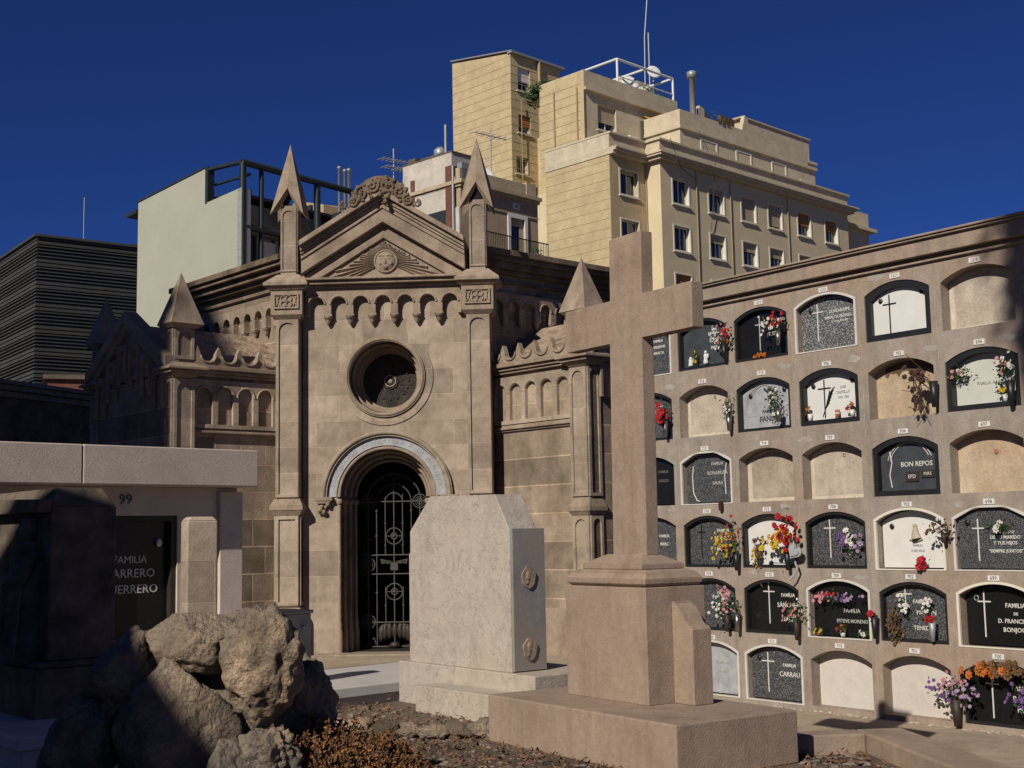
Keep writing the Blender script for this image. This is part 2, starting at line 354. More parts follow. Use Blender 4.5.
for i, ch in enumerate(word):
    if ch == ' ': continue
    a = 168 - 156*i/(len(word)-1)
    Mx = Matrix.Translation((DX+.855*math.cos(R(a)), -.023, DZ+.855*math.sin(R(a)))) @ Matrix.Rotation(R(90-a), 4, 'Y')
    text_mesh('carved_letter', ch, .10, MT['faintl'], ib, 0,0,0, .003, M=Mx, squeeze=.8)
for sx_ in (-1,1):
    h = MB()
    cx = DX+sx_*.98
    h.box(cx-.14,cx+.14,-.12,0,DZ-.055,DZ)
    h.frust(cx,-.05,DZ-.10,DZ-.055,.09,.05,.12,.06)
    for q in range(9):
        h.ball((cx+random.uniform(-.07,.07),-.05+random.uniform(-.03,.02),DZ-.15+random.uniform(-.09,.05)), random.uniform(.03,.05), 8, 5)
    h.ball((cx,-.05,DZ-.25),.035,8,5)
    h.build('hood_corbel', MT['sand'], ma)

# interior: dark closed room behind the door
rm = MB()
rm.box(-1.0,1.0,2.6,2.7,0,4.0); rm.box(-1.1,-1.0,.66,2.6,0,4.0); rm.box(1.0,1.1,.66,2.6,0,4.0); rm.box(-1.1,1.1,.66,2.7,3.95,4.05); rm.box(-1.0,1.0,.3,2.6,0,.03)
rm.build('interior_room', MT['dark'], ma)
# ---- wrought iron gate
ga = MB(); gy = .72; gr = .60
def bar(pts, r=.011): ga.tube([(DX+x, gy, z) for x, z in pts], r, 6)
def ring(cx, cz, r, t=.011): ga.tube([(DX+x, gy, z) for x, z in arc(cx,cz,r,0,360,20)], t, 6, cap=False)
for sgn in (-1,1):
    bar([(sgn*.42,.05),(sgn*.42,DZ-.02)], .013)
    bar([(sgn*.28,.05),(sgn*.28,1.05),(sgn*.28,1.45),(sgn*.28,DZ-.05)]); bar([(sgn*.14,.4),(sgn*.14,1.0)]); bar([(sgn*.14,1.5),(sgn*.14,DZ+.05)])
    for z in (.45,1.35,2.35):
        ring(sgn*.42, z, .11); ring(sgn*.42, z, .045); ring(sgn*.42,z,.075,.006)
    for z in (.75,1.05,1.75,2.02): ga.ball((DX+sgn*.42,gy,z),.026,8,5)
    for z in (.9,1.8,2.2): ga.ball((DX+sgn*.28,gy,z),.024,8,5)
    for z in (.7,1.65,2.0): ga.ball((DX+sgn*.14,gy,z),.022,8,5)
    for k in range(3):
        a = R(40+25*k); ga.ball((DX+sgn*.44*math.cos(a), gy, 2.35+.44*math.sin(a)), .028, 8, 5)
    sc = []
    for k in range(14): sc.append((sgn*(.12+.13*math.cos(k*.45)*(1-k/16)), .30+.13*math.sin(k*.45)*(1-k/16)))
    bar(sc, .010)
    bar([(sgn*.42,.12),(sgn*.33,.20),(sgn*.30,.10)], .010)
bar(arc(0,2.35,.44,0,180,20), .013); bar(arc(0,2.35,.14,0,180,14)); bar(arc(0,2.35,.28,0,180,18))
bar([(0,.05),(0,2.75)], .013)
for z in (.06,.44,1.20,1.50,2.35): bar([(-.52,z),(.52,z)], .013)
for z in (.92,1.80): ring(0,z,.13); ring(0,z,.05); bar([(-.13,z),(.13,z)],.008); ga.ball((DX,gy,z),.035,8,5)
bar(arc(0,2.72,.10,20,200,10), .010); bar(arc(.05,2.78,.06,160,380,10), .008)
ga.box(DX-.06,DX+.06,gy-.02,gy+.02,1.26,1.38)
gt = ga.build('iron_gate', MT['iron'], ma)
gb = MB()
for sgn in (-1,1):
    for k in range(5): gb.plate([(DX+sgn*.02,1.40+.0*k),(DX+sgn*(.10+.03*k),1.36+.02*k),(DX+sgn*(.2),1.42-.015*k)] , [], gy-.03, gy-.025)
gb.build('winged_ornament', MT['iron'], gt)
gb = MB(); 
for k in range(9): 
    t_ = R(180*k/8); gb.ball((DX+.22*math.cos(t_), gy+.02, .26+.05*math.sin(t_)), .11, 10, 7, (.45,.45,1.2))
gb.lathe([(.03,0),(.12,.02),(.05,.08)],(DX,gy+.02,.05),10); gb.build('bronze_shell', MT['bronze'], gt)
# ---- corbel table over the front
def corbel_outline(x0, n, pitch, w, zt, zs, zb):
    """strip with n arches cut up into its lower edge; legs hang to zb"""
    pts = [(x0, zt), (x0, zb)]
    leg = (pitch-w)/2
    for i in range(n):
        cx = x0 + pitch*(i+.5)
        pts += [(cx-w/2, zb)] + arc(cx, zs, w/2, 180, 0, 10) + [(cx+w/2, zb)]
    pts += [(x0+pitch*n, zb), (x0+pitch*n, zt)]
    return pts[::-1]
def corbels(mb, x0, n, pitch, zb, y, M=None, r=.055):
    for i in range(1, n):
        mb.lathe([(r*1.25,0),(r*1.25,-.035),(r,-.04),(r*.8,-.09),(r*.3,-.14),(0.001,-.15)], (x0+pitch*i, y, zb), 8, M=M)
        mb.frust(x0+pitch*i, y, zb-.002, zb+.03, r*1.3, r, r*1.1, r*.8, M=M)
pi_ = .352
ct = MB(); ct.plate(corbel_outline(-1.232, 7, pi_, .24, 5.70, 5.44, 5.26), [], -.11, 0)
for i in range(7): ct.tube([(x,-.115,z) for x,z in arc(-1.232+pi_*(i+.5),5.44,.135,0,180,12)], .018, 6)
corbels(ct, -1.232, 7, pi_, 5.26, -.06); ct.build('corbel_table', MT['sand'], ma)
# ---- cornice, gable, tympanum
co = MB(); co.box(-1.3,1.3,-.15,.1,5.70,5.74); co.box(-1.3,1.3,-.24,.1,5.742,5.80); 
co.plate([(-1.3,5.802),(1.3,5.802),(1.3,5.842),(-1.3,5.842)],[], -.30,.1); co.build('gable_cornice', MT['sand'], ma, .012)
S = .612
def chevron(mb, hi, lo, y0, y1, hw=1.30):
    mb.plate([(-hw, lo-S*hw), (0, lo), (hw, lo-S*hw), (hw, hi-S*hw), (0, hi), (-hw, hi-S*hw)], [], y0, y1)
gb = MB()
chevron(gb, 7.24, 7.15, -.30, 2.6); chevron(gb, 7.15, 7.08, -.22, .4); chevron(gb, 7.08, 7.03, -.185, .4); chevron(gb, 7.03, 6.96, -.155, .4)
chevron(gb, 6.96, 6.74, -.125, .4); chevron(gb, 6.625, 6.575, -.02, .2, 1.22); chevron(gb, 6.60, 6.50, -.045, .2, 1.2)
gb.build('raking_cornice', MT['sand'], ma, .01)
ty = MB(); ty.plate([(-1.28,5.845),(1.28,5.845),(1.28,5.92),(0,6.78),(-1.28,5.92)], [], .01, .3)
ty.plate([(-1.28,5.845),(1.28,5.845),(1.28,6.15),(0,7.1),(-1.28,6.15)], [], .3, 2.6)
tp = ty.build('tympanum', MT['sand'], ma)
sr = MB(); scx, scz = .03, 6.13
for k in range(44):
    a = R(-26 + 232*k/43)
    L1 = .22
    L2 = min(1.0, .30 + .62*abs(math.cos(a))**1.5) * random.uniform(.8,1)
    # stay inside the triangle
    L2 = 1.05
    for _ in range(80):
        x2, z2 = scx+L2*math.cos(a), scz+L2*math.sin(a)
        if z2 > 5.865 and z2 < 6.47 - S*abs(x2): break
        L2 *= .96
    L2 *= random.uniform(.85,1)
    if L2 < L1+.0: continue
    d = Vector((math.cos(a),math.sin(a))); nrm = Vector((-d.y,d.x))
    p = Vector((scx,scz)); w1, w2 = .014, .030
    A = p+d*.19-nrm*w1; B_ = p+d*.19+nrm*w1; Cc = p+d*L2+nrm*w2; Dd = p+d*L2-nrm*w2; m1 = p+d*.19; m2 = p+d*L2
    sr.add([(A.x,.01,A.y),(B_.x,.01,B_.y),(Cc.x,.01,Cc.y),(Dd.x,.01,Dd.y),(m1.x,-.025,m1.y),(m2.x,-.035,m2.y)], [(0,4,5,3),(4,1,2,5),(0,1,4),(3,5,2)])
sr.build('sun_rays', MT['sand'], tp)
sf = MB(); sf.ball((scx,.02,scz), .17, 24, 12, (1,.45,1))
sf.tube([(x,-.005,z) for x,z in arc(scx,scz,.175,0,360,30)], .018, 6, cap=False)
sf.ball((scx,-.055,scz-.01), .03, 8, 6, (.6,.8,1.6))
for q in (-1,1):
    sf.ball((scx+q*.06,-.042,scz+.035), .022, 8, 5, (1.3,.6,.7)); sf.tube([(scx+q*(.02+.03*t),-.05+.004*t,scz+.075+.01*math.sin(t)) for t in range(4)], .008, 6)
    sf.ball((scx+q*.08,-.04,scz-.04), .035, 8, 5, (1,.5,1))
sf.tube([(scx-.045,-.045,scz-.085),(scx,-.055,scz-.095),(scx+.045,-.045,scz-.085)], .010, 6)
sf.tube([(scx-.03,-.045,scz-.107),(scx,-.052,scz-.115),(scx+.03,-.045,scz-.107)], .009, 6)
sf.build('sun_face', MT['sand'], tp)
ac = MB(); ac.plate([(-.52,6.93),(0,7.22),(.52,6.93),(.44,7.18)]+arc(0,6.99,.45,15,165,14)+[(-.44,7.18)], [], -.30, -.20)
def spiral(cx, cz, r, turns, d, a0, y=-.31, t=.026):
    n = int(18*turns)
    ac.tube([(cx+r*(1-k/n*.85)*math.cos(a0+d*2*math.pi*turns*k/n), y, cz+r*(1-k/n*.85)*math.sin(a0+d*2*math.pi*turns*k/n)) for k in range(n+1)], [t*(1-.5*k/n) for k in range(n+1)], 6)
for q in (-1,1):
    spiral(q*.13,7.27,.12,1.6,q,math.pi/2); spiral(q*.30,7.16,.11,1.6,-q,math.pi/2); spiral(q*.44,7.03,.09,1.5,q,math.pi/2); spiral(q*.05,7.36,.06,1.3,-q,0)
    spiral(q*.58,6.97,.06,1.3,-q,math.pi/2)
for k in range(26):
    a = R(10+160*k/25); ac.ball((.39*math.cos(a)*1.05,-.25,7.05+.34*math.sin(a)), .035, 7, 4)
for k in range(60):
    a = R(random.uniform(5,175)); r_ = .47*random.random()**.4; ac.ball((r_*math.cos(a)*1.05,-.30,6.98+r_*math.sin(a)*.98), random.uniform(.02,.045), 6, 4)
ac.build('scroll_crest', MT['sanddk'], ma)
# ---- pillars with spear pinnacles
def arch_panel(mb, cx, w, z0, z1, y, d=.03, b=.05, M=None):
    """raised border leaving a sunk round-headed panel"""
    iw = w-2*b
    mb.plate(rect(cx-w/2,cx+w/2,z0,z1), [round_arch(cx, iw, z0+b, z1-b-iw/2, 10)], y-d, y, M=M)
for sgn in (-1,1):
    X0 = 1.5*sgn; M = Matrix.Translation((X0,0,0))
    b = MB(); b.box(-.24,.24,-.26,.26,0,.66); b.frust(0,0,.66,.74,.24,.26,.205,.22); b.build('pillar_base', MT['sand'], ma, .012).location = (X0,0,0)
    b = MB(); b.box(-.18,.18,-.19,.3,.7,2.16); b.box(-.18,.18,-.19,.3,2.40,5.22)
    arch_panel(b,0,.36,2.42,5.20,-.19); 
    b.plate(rect(-.18,.18,.76,2.14),[rect(-.13,.13,.82,2.08)],-.22,-.19)
    for q in (-1,1):
        b.plate(rect(-.18,.18,.76,2.14),[rect(-.11,.11,.82,2.08)],-.03,0,M=Matrix.Rotation(R(90),4,'Z')@Matrix.Translation((0,-.18,0)) if q>0 else Matrix.Rotation(R(-90),4,'Z')@Matrix.Translation((0,-.18,0)))
    b.build('pillar_shaft', MT['sandl'], ma, .008).location = (X0,0,0)
    b = MB(); b.frust(0,0,2.14,2.22,.20,.22,.25,.27); b.box(-.26,.26,-.28,.28,2.222,2.29); b.frust(0,0,2.29,2.40,.26,.28,.20,.22)
    b.build('string_moulding', MT['sand'], ma, .008).location = (X0,0,0)
    b = MB(); b.frust(0,0,5.20,5.27,.20,.21,.26,.28); b.box(-.25,.25,-.27,.27,5.272,5.66); b.frust(0,0,5.66,5.72,.27,.29,.33,.35); b.box(-.35,.35,-.37,.37,5.722,5.77); b.frust(0,0,5.77,5.93,.35,.37,.17,.17)
    b.plate(rect(-.2,.2,5.36,5.60),[rect(-.175,.175,5.385,5.575)],-.30,-.27)
    for q in range(4):
        a = R(45+90*q); b.tube([(.06*math.cos(a)+.045*math.cos(t*math.pi/5), -.285, 5.48+.06*math.sin(a)+.045*math.sin(t*math.pi/5)) for t in range(11)], .010, 6, cap=False)
    for q in (-1,1):
        b.tube([(q*.11,-.285,5.40),(q*.15,-.285,5.48),(q*.11,-.285,5.56)], .010, 6); b.tube([(q*.165,-.285,5.40),(q*.13,-.285,5.48),(q*.165,-.285,5.56)], .010, 6)
    b.build('pillar_capital', MT['sand'], ma, .008).location = (X0,0,0)
    b = MB(); b.box(-.125,.125,-.125,.125,5.9,7.05); arch_panel(b,0,.25,5.98,7.0,-.125,.02,.035); arch_panel(b,0,.25,5.98,7.0,-.125,.02,.035,M=Matrix.Rotation(R(90),4,'Z'))
    b.build('pinnacle_shaft', MT['sandl'], ma, .006).location = (X0,0,0)
    b = MB(); hw = .265; zt, zc, zn = 8.09, 6.88, 7.32
    cs = [(-hw,-hw),(hw,-hw),(hw,hw),(-hw,hw)]
    vs = [(0,0,zt)]
    for x,y in cs: vs.append((x,y,zc))
    for k in range(4):
        x0,y0 = cs[k]; x1,y1 = cs[(k+1)%4]; f_ = 1.0-(zn-zc)/(zt-zc)*.55; vs.append(((x0+x1)/2*f_,(y0+y1)/2*f_,zn))
    for k in range(4): vs.append((cs[k][0]*.55, cs[k][1]*.55, zc+.10))
    for k in range(4):
        x0,y0 = cs[k]; x1,y1 = cs[(k+1)%4]; vs.append(((x0+x1)/2*.45,(y0+y1)/2*.45,zn-.06))
    fs = []
    for k in range(4):
        a, b2 = 1+k, 1+(k+1)%4; m = 5+k; ai, bi, mi = 9+k, 9+(k+1)%4, 13+k
        fs += [(0,a,m),(0,m,b2),(a,ai,mi,m),(m,mi,bi,b2)]
    fs += [(13,9,16),(14,10,13),(15,11,14),(16,12,15),(13,14,15,16)][:0]
    b.add(vs, fs); b.build('spear_pinnacle', MT['sand'], ma).location = (X0,0,0)
# ---- wings (arms of the cross plan), arcades, scalloped crest, end piers
GW = 2.65
def wing(sgn, L0, L1):
    """local frame: x runs outwards from the porch, y into the building; sgn -1 left, +1 right"""
    deg = 45 if sgn < 0 else -45
    Mw = T(sgn*1.70, .25, deg)
    fx = (lambda x: x*sgn)
    def bx(mb, x0, x1, y0, y1, z0, z1):
        a, b2 = sorted((fx(x0), fx(x1))); mb.box(a, b2, y0, y1, z0, z1, M=Mw)
    w = MB(); bx(w, -.5, L1, 0, GW, 0, 4.28); w.build('wing_wall', MT['sandw'], ma)
    w = MB(); bx(w, -.3, L0+.2, -.06, 0, 0, .70); w.build('wing_plinth', MT['sand'], ma, .01)
    w = MB(); bx(w, -.3, L0, -.04, 0, 3.37, 3.47); bx(w, -.3, L0, -.075, 0, 3.40, 3.44); w.build('wing_ledge', MT['sand'], ma, .01)
    w = MB()
    bx(w, -.3, L0, -.07, 0.02, 4.27, 4.31); bx(w, -.3, L0, -.11, 0.02, 4.312, 4.36); bx(w, -.3, L0, -.16, .1, 4.362, 4.43)
    w.build('wing_cornice', MT['sand'], ma, .01)
    w = MB(); n = 5 if sgn > 0 else 4; p = .352; x0 = L0 - .03 - n*p
    a, b2 = sorted((fx(x0), fx(L0-.01)))
    holes = [round_arch(fx(x0+p*(i+.5)), .26, 3.54, 3.97, 12) for i in range(n)]
    w.plate(rect(min(a,fx(-.1)), max(b2, fx(-.1)), 3.48, 4.22), holes, -.055, -.004, M=Mw)
    for i in range(n):
        w.tube([(x,-.055,z) for x,z in arc(fx(x0+p*(i+.5)),3.97,.15,0,180,12)], .014, 6, M=Mw)
    w.build('wing_blind_arcade', MT['sandl'], ma)
    w = MB(); p = .36; n = int((L0+.1)/p)+1; pts = []
    x = L0
    xs = []
    top = [(L0, 4.43)]
    while x > -.25:
        # tip, then a scallop dipping
        top += [(x-.00, 4.60), (x-.02, 4.66), (x-.05, 4.72), (x-.08, 4.66), (x-.10, 4.60)]
        top += [(x-.10-(p-.10)*(.5-.5*math.cos(t*math.pi/8)), 4.60-.10*math.sin(t*math.pi/8)) for t in range(1,8)]
        x -= p
    top += [(x, 4.6), (x, 4.43)]
    poly = [(fx(a_), z) for a_, z in top]
    w.plate(poly, [], -.10, -.02, M=Mw)
    xx = L0-.10
    while xx > -.1:
        w.tube([(fx(xx-(p-.10)*(.5-.5*math.cos(t*math.pi/8))), -.11, 4.585-.11*math.sin(t*math.pi/8)) for t in range(0,9)], .018, 6, M=Mw); xx -= p
    w.build('scalloped_crest', MT['sand'], ma)
    # arm roof and gable end
    r = MB()
    x1 = L1+.02
    prof = [(0,4.3),(GW,4.3),(GW,4.42),(GW/2,5.20),(0.0,4.42)]
    vs = [(fx(-1.2), y, z) for y,z in prof] + [(fx(x1), y, z) for y,z in prof]
    nn = len(prof); r.add(vs, [tuple(range(nn)), tuple(range(nn,2*nn))[::-1]] + [(i,(i+1)%nn,nn+(i+1)%nn,nn+i) for i in range(nn)], M=Mw)
    r.build('arm_roof', MT['roofst'], ma)
    ge = MB()
    Mg = Mw @ Matrix.Translation((fx(x1),0,0)) @ Matrix.Rotation(R(-90*1 if sgn<0 else 90), 4, 'Z')
    # gable face frame: x along the end wall (0..3.6), front towards outside
    f2 = (lambda y: -y if sgn < 0 else y)
    def gp(pts): return [(f2(a_), z) for a_, z in pts]
    hg = GW/2
    ge.plate(gp([(-.1,4.38),(hg,5.23),(GW+.1,4.38),(GW+.1,4.54),(hg,5.40),(-.1,4.54)]), [], -.12, .1, M=Mg)
    ge.plate(gp([(0,4.28),(hg,5.10),(GW,4.28),(GW,4.40),(hg,5.24),(0,4.40)]), [], -.08, .0, M=Mg)
    for i in range(6):
        yc = .30+.405*i; zz = 4.30 + (1-abs(yc-hg)/hg)*.72 - .10
        ge.plate(gp([(yc-.17,zz-.60),(yc-.13,zz-.60)]+[(yc-.13,zz-.15)]+[(yc+q, zz-.15+math.sqrt(max(0,.13**2-q*q))) for q in (-.09,-.045,0,.045,.09)]+[(yc+.13,zz-.15),(yc+.13,zz-.60),(yc+.17,zz-.60),(yc+.17,zz+.06),(yc-.17,zz+.06)]), [], -.06, -.003, M=Mg)
    ge.build('arm_gable', MT['sand'], ma)
    # piers at both ends of the gable wall
    for k, yy in enumerate((0, GW)):
        pz = MB(); cx = fx((L0+L1)/2 + (.0)); hw = .17; hd = .125; M2 = Mw @ Matrix.Translation((cx, yy+ (.03 if k==0 else 0), 0))
        pz.box(-.20,.20,-.16,.16,0,.70,M=M2); pz.frust(0,0,.70,.78,.20,.16,.17,.13,M=M2)
        pz.box(-.17,.17,-.125,.125,.75,4.26,M=M2)
        pz.build('pier_shaft', MT['sandl'], ma, .006)
        pz = MB()
        for (za, zb_) in ((.82,2.04),(2.32,4.20)):
            arch_panel(pz, 0, .34, za, zb_, -.125, .025, .05, M=M2)
            arch_panel(pz, 0, .25, za, zb_, -.17, .025, .045, M=M2 @ Matrix.Rotation(R(90 if sgn>0 else -90),4,'Z'))
        arch_panel(pz, 0, .32, 4.50, 4.97, -.12, .02, .05, M=M2)
        arch_panel(pz, 0, .24, 4.50, 4.97, -.16, .02, .045, M=M2 @ Matrix.Rotation(R(90 if sgn>0 else -90),4,'Z'))
        pz.build('pier_panels', MT['sandl'], ma)
        pz = MB(); pz.frust(0,0,2.04,2.10,.18,.14,.22,.18,M=M2); pz.box(-.23,.23,-.19,.19,2.102,2.16,M=M2); pz.frust(0,0,2.16,2.28,.23,.19,.18,.14,M=M2); pz.build('pier_band', MT['sand'], ma, .008); pz = MB()
        pz.frust(0,0,4.21,4.28,.18,.14,.25,.21,M=M2); pz.box(-.28,.28,-.24,.24,4.282,4.33,M=M2); pz.box(-.33,.33,-.29,.29,4.332,4.37,M=M2); pz.frust(0,0,4.37,4.45,.33,.29,.18,.14,M=M2)
        pz.box(-.16,.16,-.12,.12,4.44,4.99,M=M2)
        pz.build('pier_mouldings', MT['sand'], ma, .008)
        pz = MB(); pz.frust(0,0,4.97,5.03,.20,.16,.27,.23,M=M2); pz.frust(0,0,5.03,5.84,.275,.235,.004,.004,M=M2)
        pz.build('pyramid_pinnacle', MT['sand'], ma, .005)
wing(-1, 1.58, 1.92); wing(1, 1.82, 2.16)
# ---- upper body behind
ub = MB(); ub.prism([(-1.58,.6),(1.52,.6),(3.98,3.06),(0,7.0),(-3.98,3.0)], 3.6, 6.06); ub.build('upper_wall', MT['sandw'], ma)
ub = MB(); ub.prism([(-1.7,.62),(1.64,.62),(4.0,2.95),(4.1,3.15),(0,7.2),(-4.1,3.1),(-4.0,2.9)], 6.32, 6.38); ub.build('upper_roof', MT['roof'], ma)
for sgn, Mu in ((-1, T(-1.58,.6,-45)), (1, T(1.52,.6,45))):
    a0, a1 = (-3.5, .1) if sgn < 0 else (-.1, 3.5)
    u = MB(); u.box(a0,a1,-.06,.1,5.88,5.94,M=Mu); u.box(a0,a1,-.12,.1,6.03,6.10,M=Mu); u.box(a0-.1,a1,-.22,.1,6.102,6.20,M=Mu); u.box(a0-.15,a1,-.32,.1,6.202,6.27,M=Mu); u.box(a0-.15,a1,-.38,.1,6.272,6.37,M=Mu)
    u.build('upper_cornice', MT['sanddk'], ma, .012)
    u = MB(); n = 9; x0 = a0+.25 if sgn < 0 else .05
    u.plate(corbel_outline(x0, n, .355, .235, 5.72, 5.48, 5.30), [], -.10, 0, M=Mu)
    for i in range(n): u.tube([(x,-.10,z) for x,z in arc(x0+.355*(i+.5),5.48,.13,0,180,12)], .018, 6, M=Mu)
    corbels(u, x0, n, .355, 5.30, -.055, M=Mu, r=.05); u.build('upper_corbel_table', MT['sand'], ma)
sp_ = MB(); sp_.box(-1.05,1.05,-.35,.0,0,.035); sp_.build('threshold', MT['sandl'], ma, .008)
# ================================================================ niche wall
SC = 1.42
NX, NY, NA = 1.4715*SC, 10*SC, -math.degrees(math.pi/2-.6627)
NW = empty('niche_wall', (NX, NY, 0), NA, 'long rendered wall of arched burial niches in six rows', 'niche wall')
PITCHU = .8494
LZ = [z*SC+CAM_H for z in (1.6766,1.1513,.6326,.1517,-.3192,-.7941)]       # height of the number plates
OW, OH, RISE = .73, .555, .105
cols = list(range(-1, 7))
def cellx(c): return c*PITCHU
holes = []
for c in cols:
    for r in range(6):
        zt = LZ[r]-.045; holes.append(seg_arch(cellx(c), OW, zt-OH, zt, RISE, 12))
x0, x1 = cellx(-1)-.46, cellx(6)+.45
w = MB(); w.plate(rect(x0,x1,0,LZ[0]+.12), holes, 0, .19); w.box(x0,x1,.19,2.4,0,LZ[0]+.12)
w.build('wall_face', MT['niche'], NW)
w = MB(); zt = LZ[0]
w.box(x0-.03,x1,-.035,.0,zt+.065,zt+.085); w.box(x0-.03,x1,-.09,.1,zt+.121,zt+.265); w.box(x0-.05,x1,-.125,.15,zt+.267,zt+.285); w.box(x0-.05,x1,-.145,.2,zt+.289,zt+.31); w.box(x0,x1,.2,2.4,zt+.12,zt+.26)
w.build('wall_cornice', MT['niche'], NW, .006)
w = MB()
for c in range(-1,7):
    xm = cellx(c)+PITCHU/2
    w.box(xm-.004,xm+.004,-.003,.0,.05,zt+.06)
w.build('render_joints', MT['plastg'], NW)
nums = {1:[725,716,715,706,705,696],2:[724,717,714,707,704,697],3:[723,718,713,708,703,698],4:[722,719,712,709,702,699],5:[721,720,711,710,701,700],0:[1215,1214,1213,1212,1211,1210]}
for r in range(6):
    for i, c in enumerate(cols[:6]):
        q = MB(); q.box(cellx(c)-.055,cellx(c)+.055,-.008,0,LZ[r]-.022,LZ[r]+.024)
        pl = q.build('number_plate', MT['num'], NW)
        text_mesh('digits', str(nums[r][i]), .045 if r else .040, MT['ink'], pl, cellx(c), -.0095, LZ[r], .0008)
# sealed plaster niches
PL = {(0,1):'plast',(4,0):'plast',(1,2):'plastg',(2,2):'plast',(3,1):'plasts',(4,2):'plasts',(2,5):'plastw',(3,5):'plastw'}
for c in (5,6):
    for r in range(6): PL[(c,r)] = 'plast' if (c+r)%2 else 'plastw'
def niche_base(c, r): return cellx(c), LZ[r]-.045-OH
for (c, r), m in PL.items():
    x, z = niche_base(c, r)
    q = MB(); q.plate(seg_arch(x, OW+.004, z-.002, z+OH, RISE, 12), [], .13, .189)
    inf = q.build('niche_infill', MT[m], NW)
    if m == 'plastg' or m == 'plast':
        q = MB(); q.plate(seg_arch(x, OW-.02, z, z+OH-.02, RISE, 12), [[(a_+random.uniform(-.012,.012), b_+random.uniform(-.012,.012)) for a_,b_ in seg_arch(x+.01, OW-.10, z+.03, z+OH-.03, RISE, 16)]], .126, .13); q.build('mortar_edge', MT['plastm'], inf)
def stain_patch(inf_xz, wdt, hgt, m, y=.1285):
    x, z = inf_xz; n = 18; top = []; bot = []
    for i in range(n+1):
        u = -wdt/2+wdt*i/n
        top.append((x+u, z+.02*math.cos(u/wdt*3)-.25*u*u/wdt)); bot.append((x+u, z-hgt*(.55+.45*random.random())))
    q = MB(); q.plate(bot+top[::-1], [], y, y+.001); return q.build('damp_stain', MT[m], NW)
MT['damp'] = mat('damp_mould_stain', (.11,.07,.045), .9, .4, 14, 0)
sx0, sz0 = niche_base(3,1); stain_patch((sx0+.02, sz0+OH-.035), .56, .13, 'damp')
q = MB(); sx0, sz0 = niche_base(4,2); q.ball((sx0+.02,.128,sz0+.36),.022,10,6,(1,.5,1.2)); q.build('rusty_bolt', MT['terra'], NW)
for (c,r) in ((0,1),(2,2)):
    bx_, bz_ = niche_base(c,r); q = MB(); q.tube([(bx_+.06+.013*math.cos(t), .126, bz_+OH-.13+.018*math.sin(t)) for t in [i*math.pi/5 for i in range(11)]], .003, 5, cap=False); q.build('iron_ring', MT['iron'], NW)

NM = Matrix.Translation((NX,NY,0)) @ Matrix.Rotation(R(NA),4,'Z')
def nloc(x, y, z): return tuple(NM @ Vector((x,y,z)))
def latin_cross(mb, x, z, w, h, t=.012, y=-.006, up=.68):
    mb.box(x-t/2,x+t/2,y,0,z,z+h); mb.box(x-w/2,x-t/2,y,0,z+h*up,z+h*up+t); mb.box(x+t/2,x+w/2,y,0,z+h*up,z+h*up+t)
def tomb(c, r, label, slab, frame, lines=(), cross=None, depth=.07, shoulder=False, fr=.032, txt='gold', cmat='gold', tx=.13, cat='tombstone', frame_out=-.012):
    x, z = niche_base(c, r)
    t = empty('tombstone', nloc(x, 0, z), NA, label, cat, 'tombstones closing the wall niches')
    ri = RISE*.92
    q = MB(); q.plate(seg_arch(0, OW-.01, .004, OH-.004, ri, 12, .01, shoulder), [], depth, depth+.04); sl = q.build('slab', MT[slab], t)
    if frame in ('framel','rev'):
        q = MB(); q.plate(seg_arch(0, OW+.036, -.008, OH+.016, RISE, 14), [seg_arch(0, OW-.012, .004, OH-.006, RISE*.95, 14, 0, shoulder)], -.006, .02); q.build('rim', MT[frame], t)
    elif frame:
        q = MB(); q.plate(seg_arch(0, OW-.006, .003, OH-.003, RISE*.99, 12), [seg_arch(0, OW, .0, OH, ri, 12, fr, shoulder)], max(-frame_out,.006) if frame_out<0 else -frame_out, depth-.001)
        q.build('frame', MT[frame], t)
    for (s, sz, dx, zz) in lines:
        text_mesh('inscription', s, sz, MT[txt], sl, tx+dx, depth-.0025, zz, .002, bold=.0006)
    if cross:
        q = MB(); cx, cz, cw, ch = cross
        q.box(cx-.006,cx+.006,depth-.006,depth-.0005,cz,cz+ch); q.box(cx-cw/2,cx-.006,depth-.006,depth-.0005,cz+ch*.76,cz+ch*.76+.012); q.box(cx+.006,cx+cw/2,depth-.006,depth-.0005,cz+ch*.76,cz+ch*.76+.012)
        q.build('cross_inlay', MT[cmat], sl)
    return t, sl
def bolt(parent, x, z, y=.06):
    q = MB(); q.ball((x,y,z),.026,10,6,(1,.5,1)); q.build('rosette_bolt', MT['frame'], parent)
CR = (-.17,.10,.13,.36)
tomb(-1,0,'dark granite tombstone, topmost one half hidden behind the cross arm','gran','framel',[('FAMILIA',.045,-.02,.40),('BARRERINS',.045,-.02,.33),('MIRALTA',.045,-.02,.26)])
tomb(-1,1,'grey tombstone with a red flower vase, just right of the cross shaft','gran','frame',[('FAMILIA',.045,-.05,.40),('SOLER',.045,-.05,.33),('MAS',.045,-.05,.26)])
tomb(-1,2,'plain black tombstone with faint lettering right of the cross shaft','black',None,[('FAMILIA',.045,.0,.38),('GARCIA',.045,.0,.28)],txt='faint')
tomb(-1,3,'dark tombstone reading FAMILIA MARC beside the cross shaft','gran',None,[('FAMILIA',.045,-.02,.34),('MARC',.05,-.02,.25)])
tomb(0,0,'black framed tombstone with small white figurines behind its door','slate','frame',[('FAMILIA',.045,0,.38),('LLOP',.055,0,.30),('MAS',.05,0,.22)])
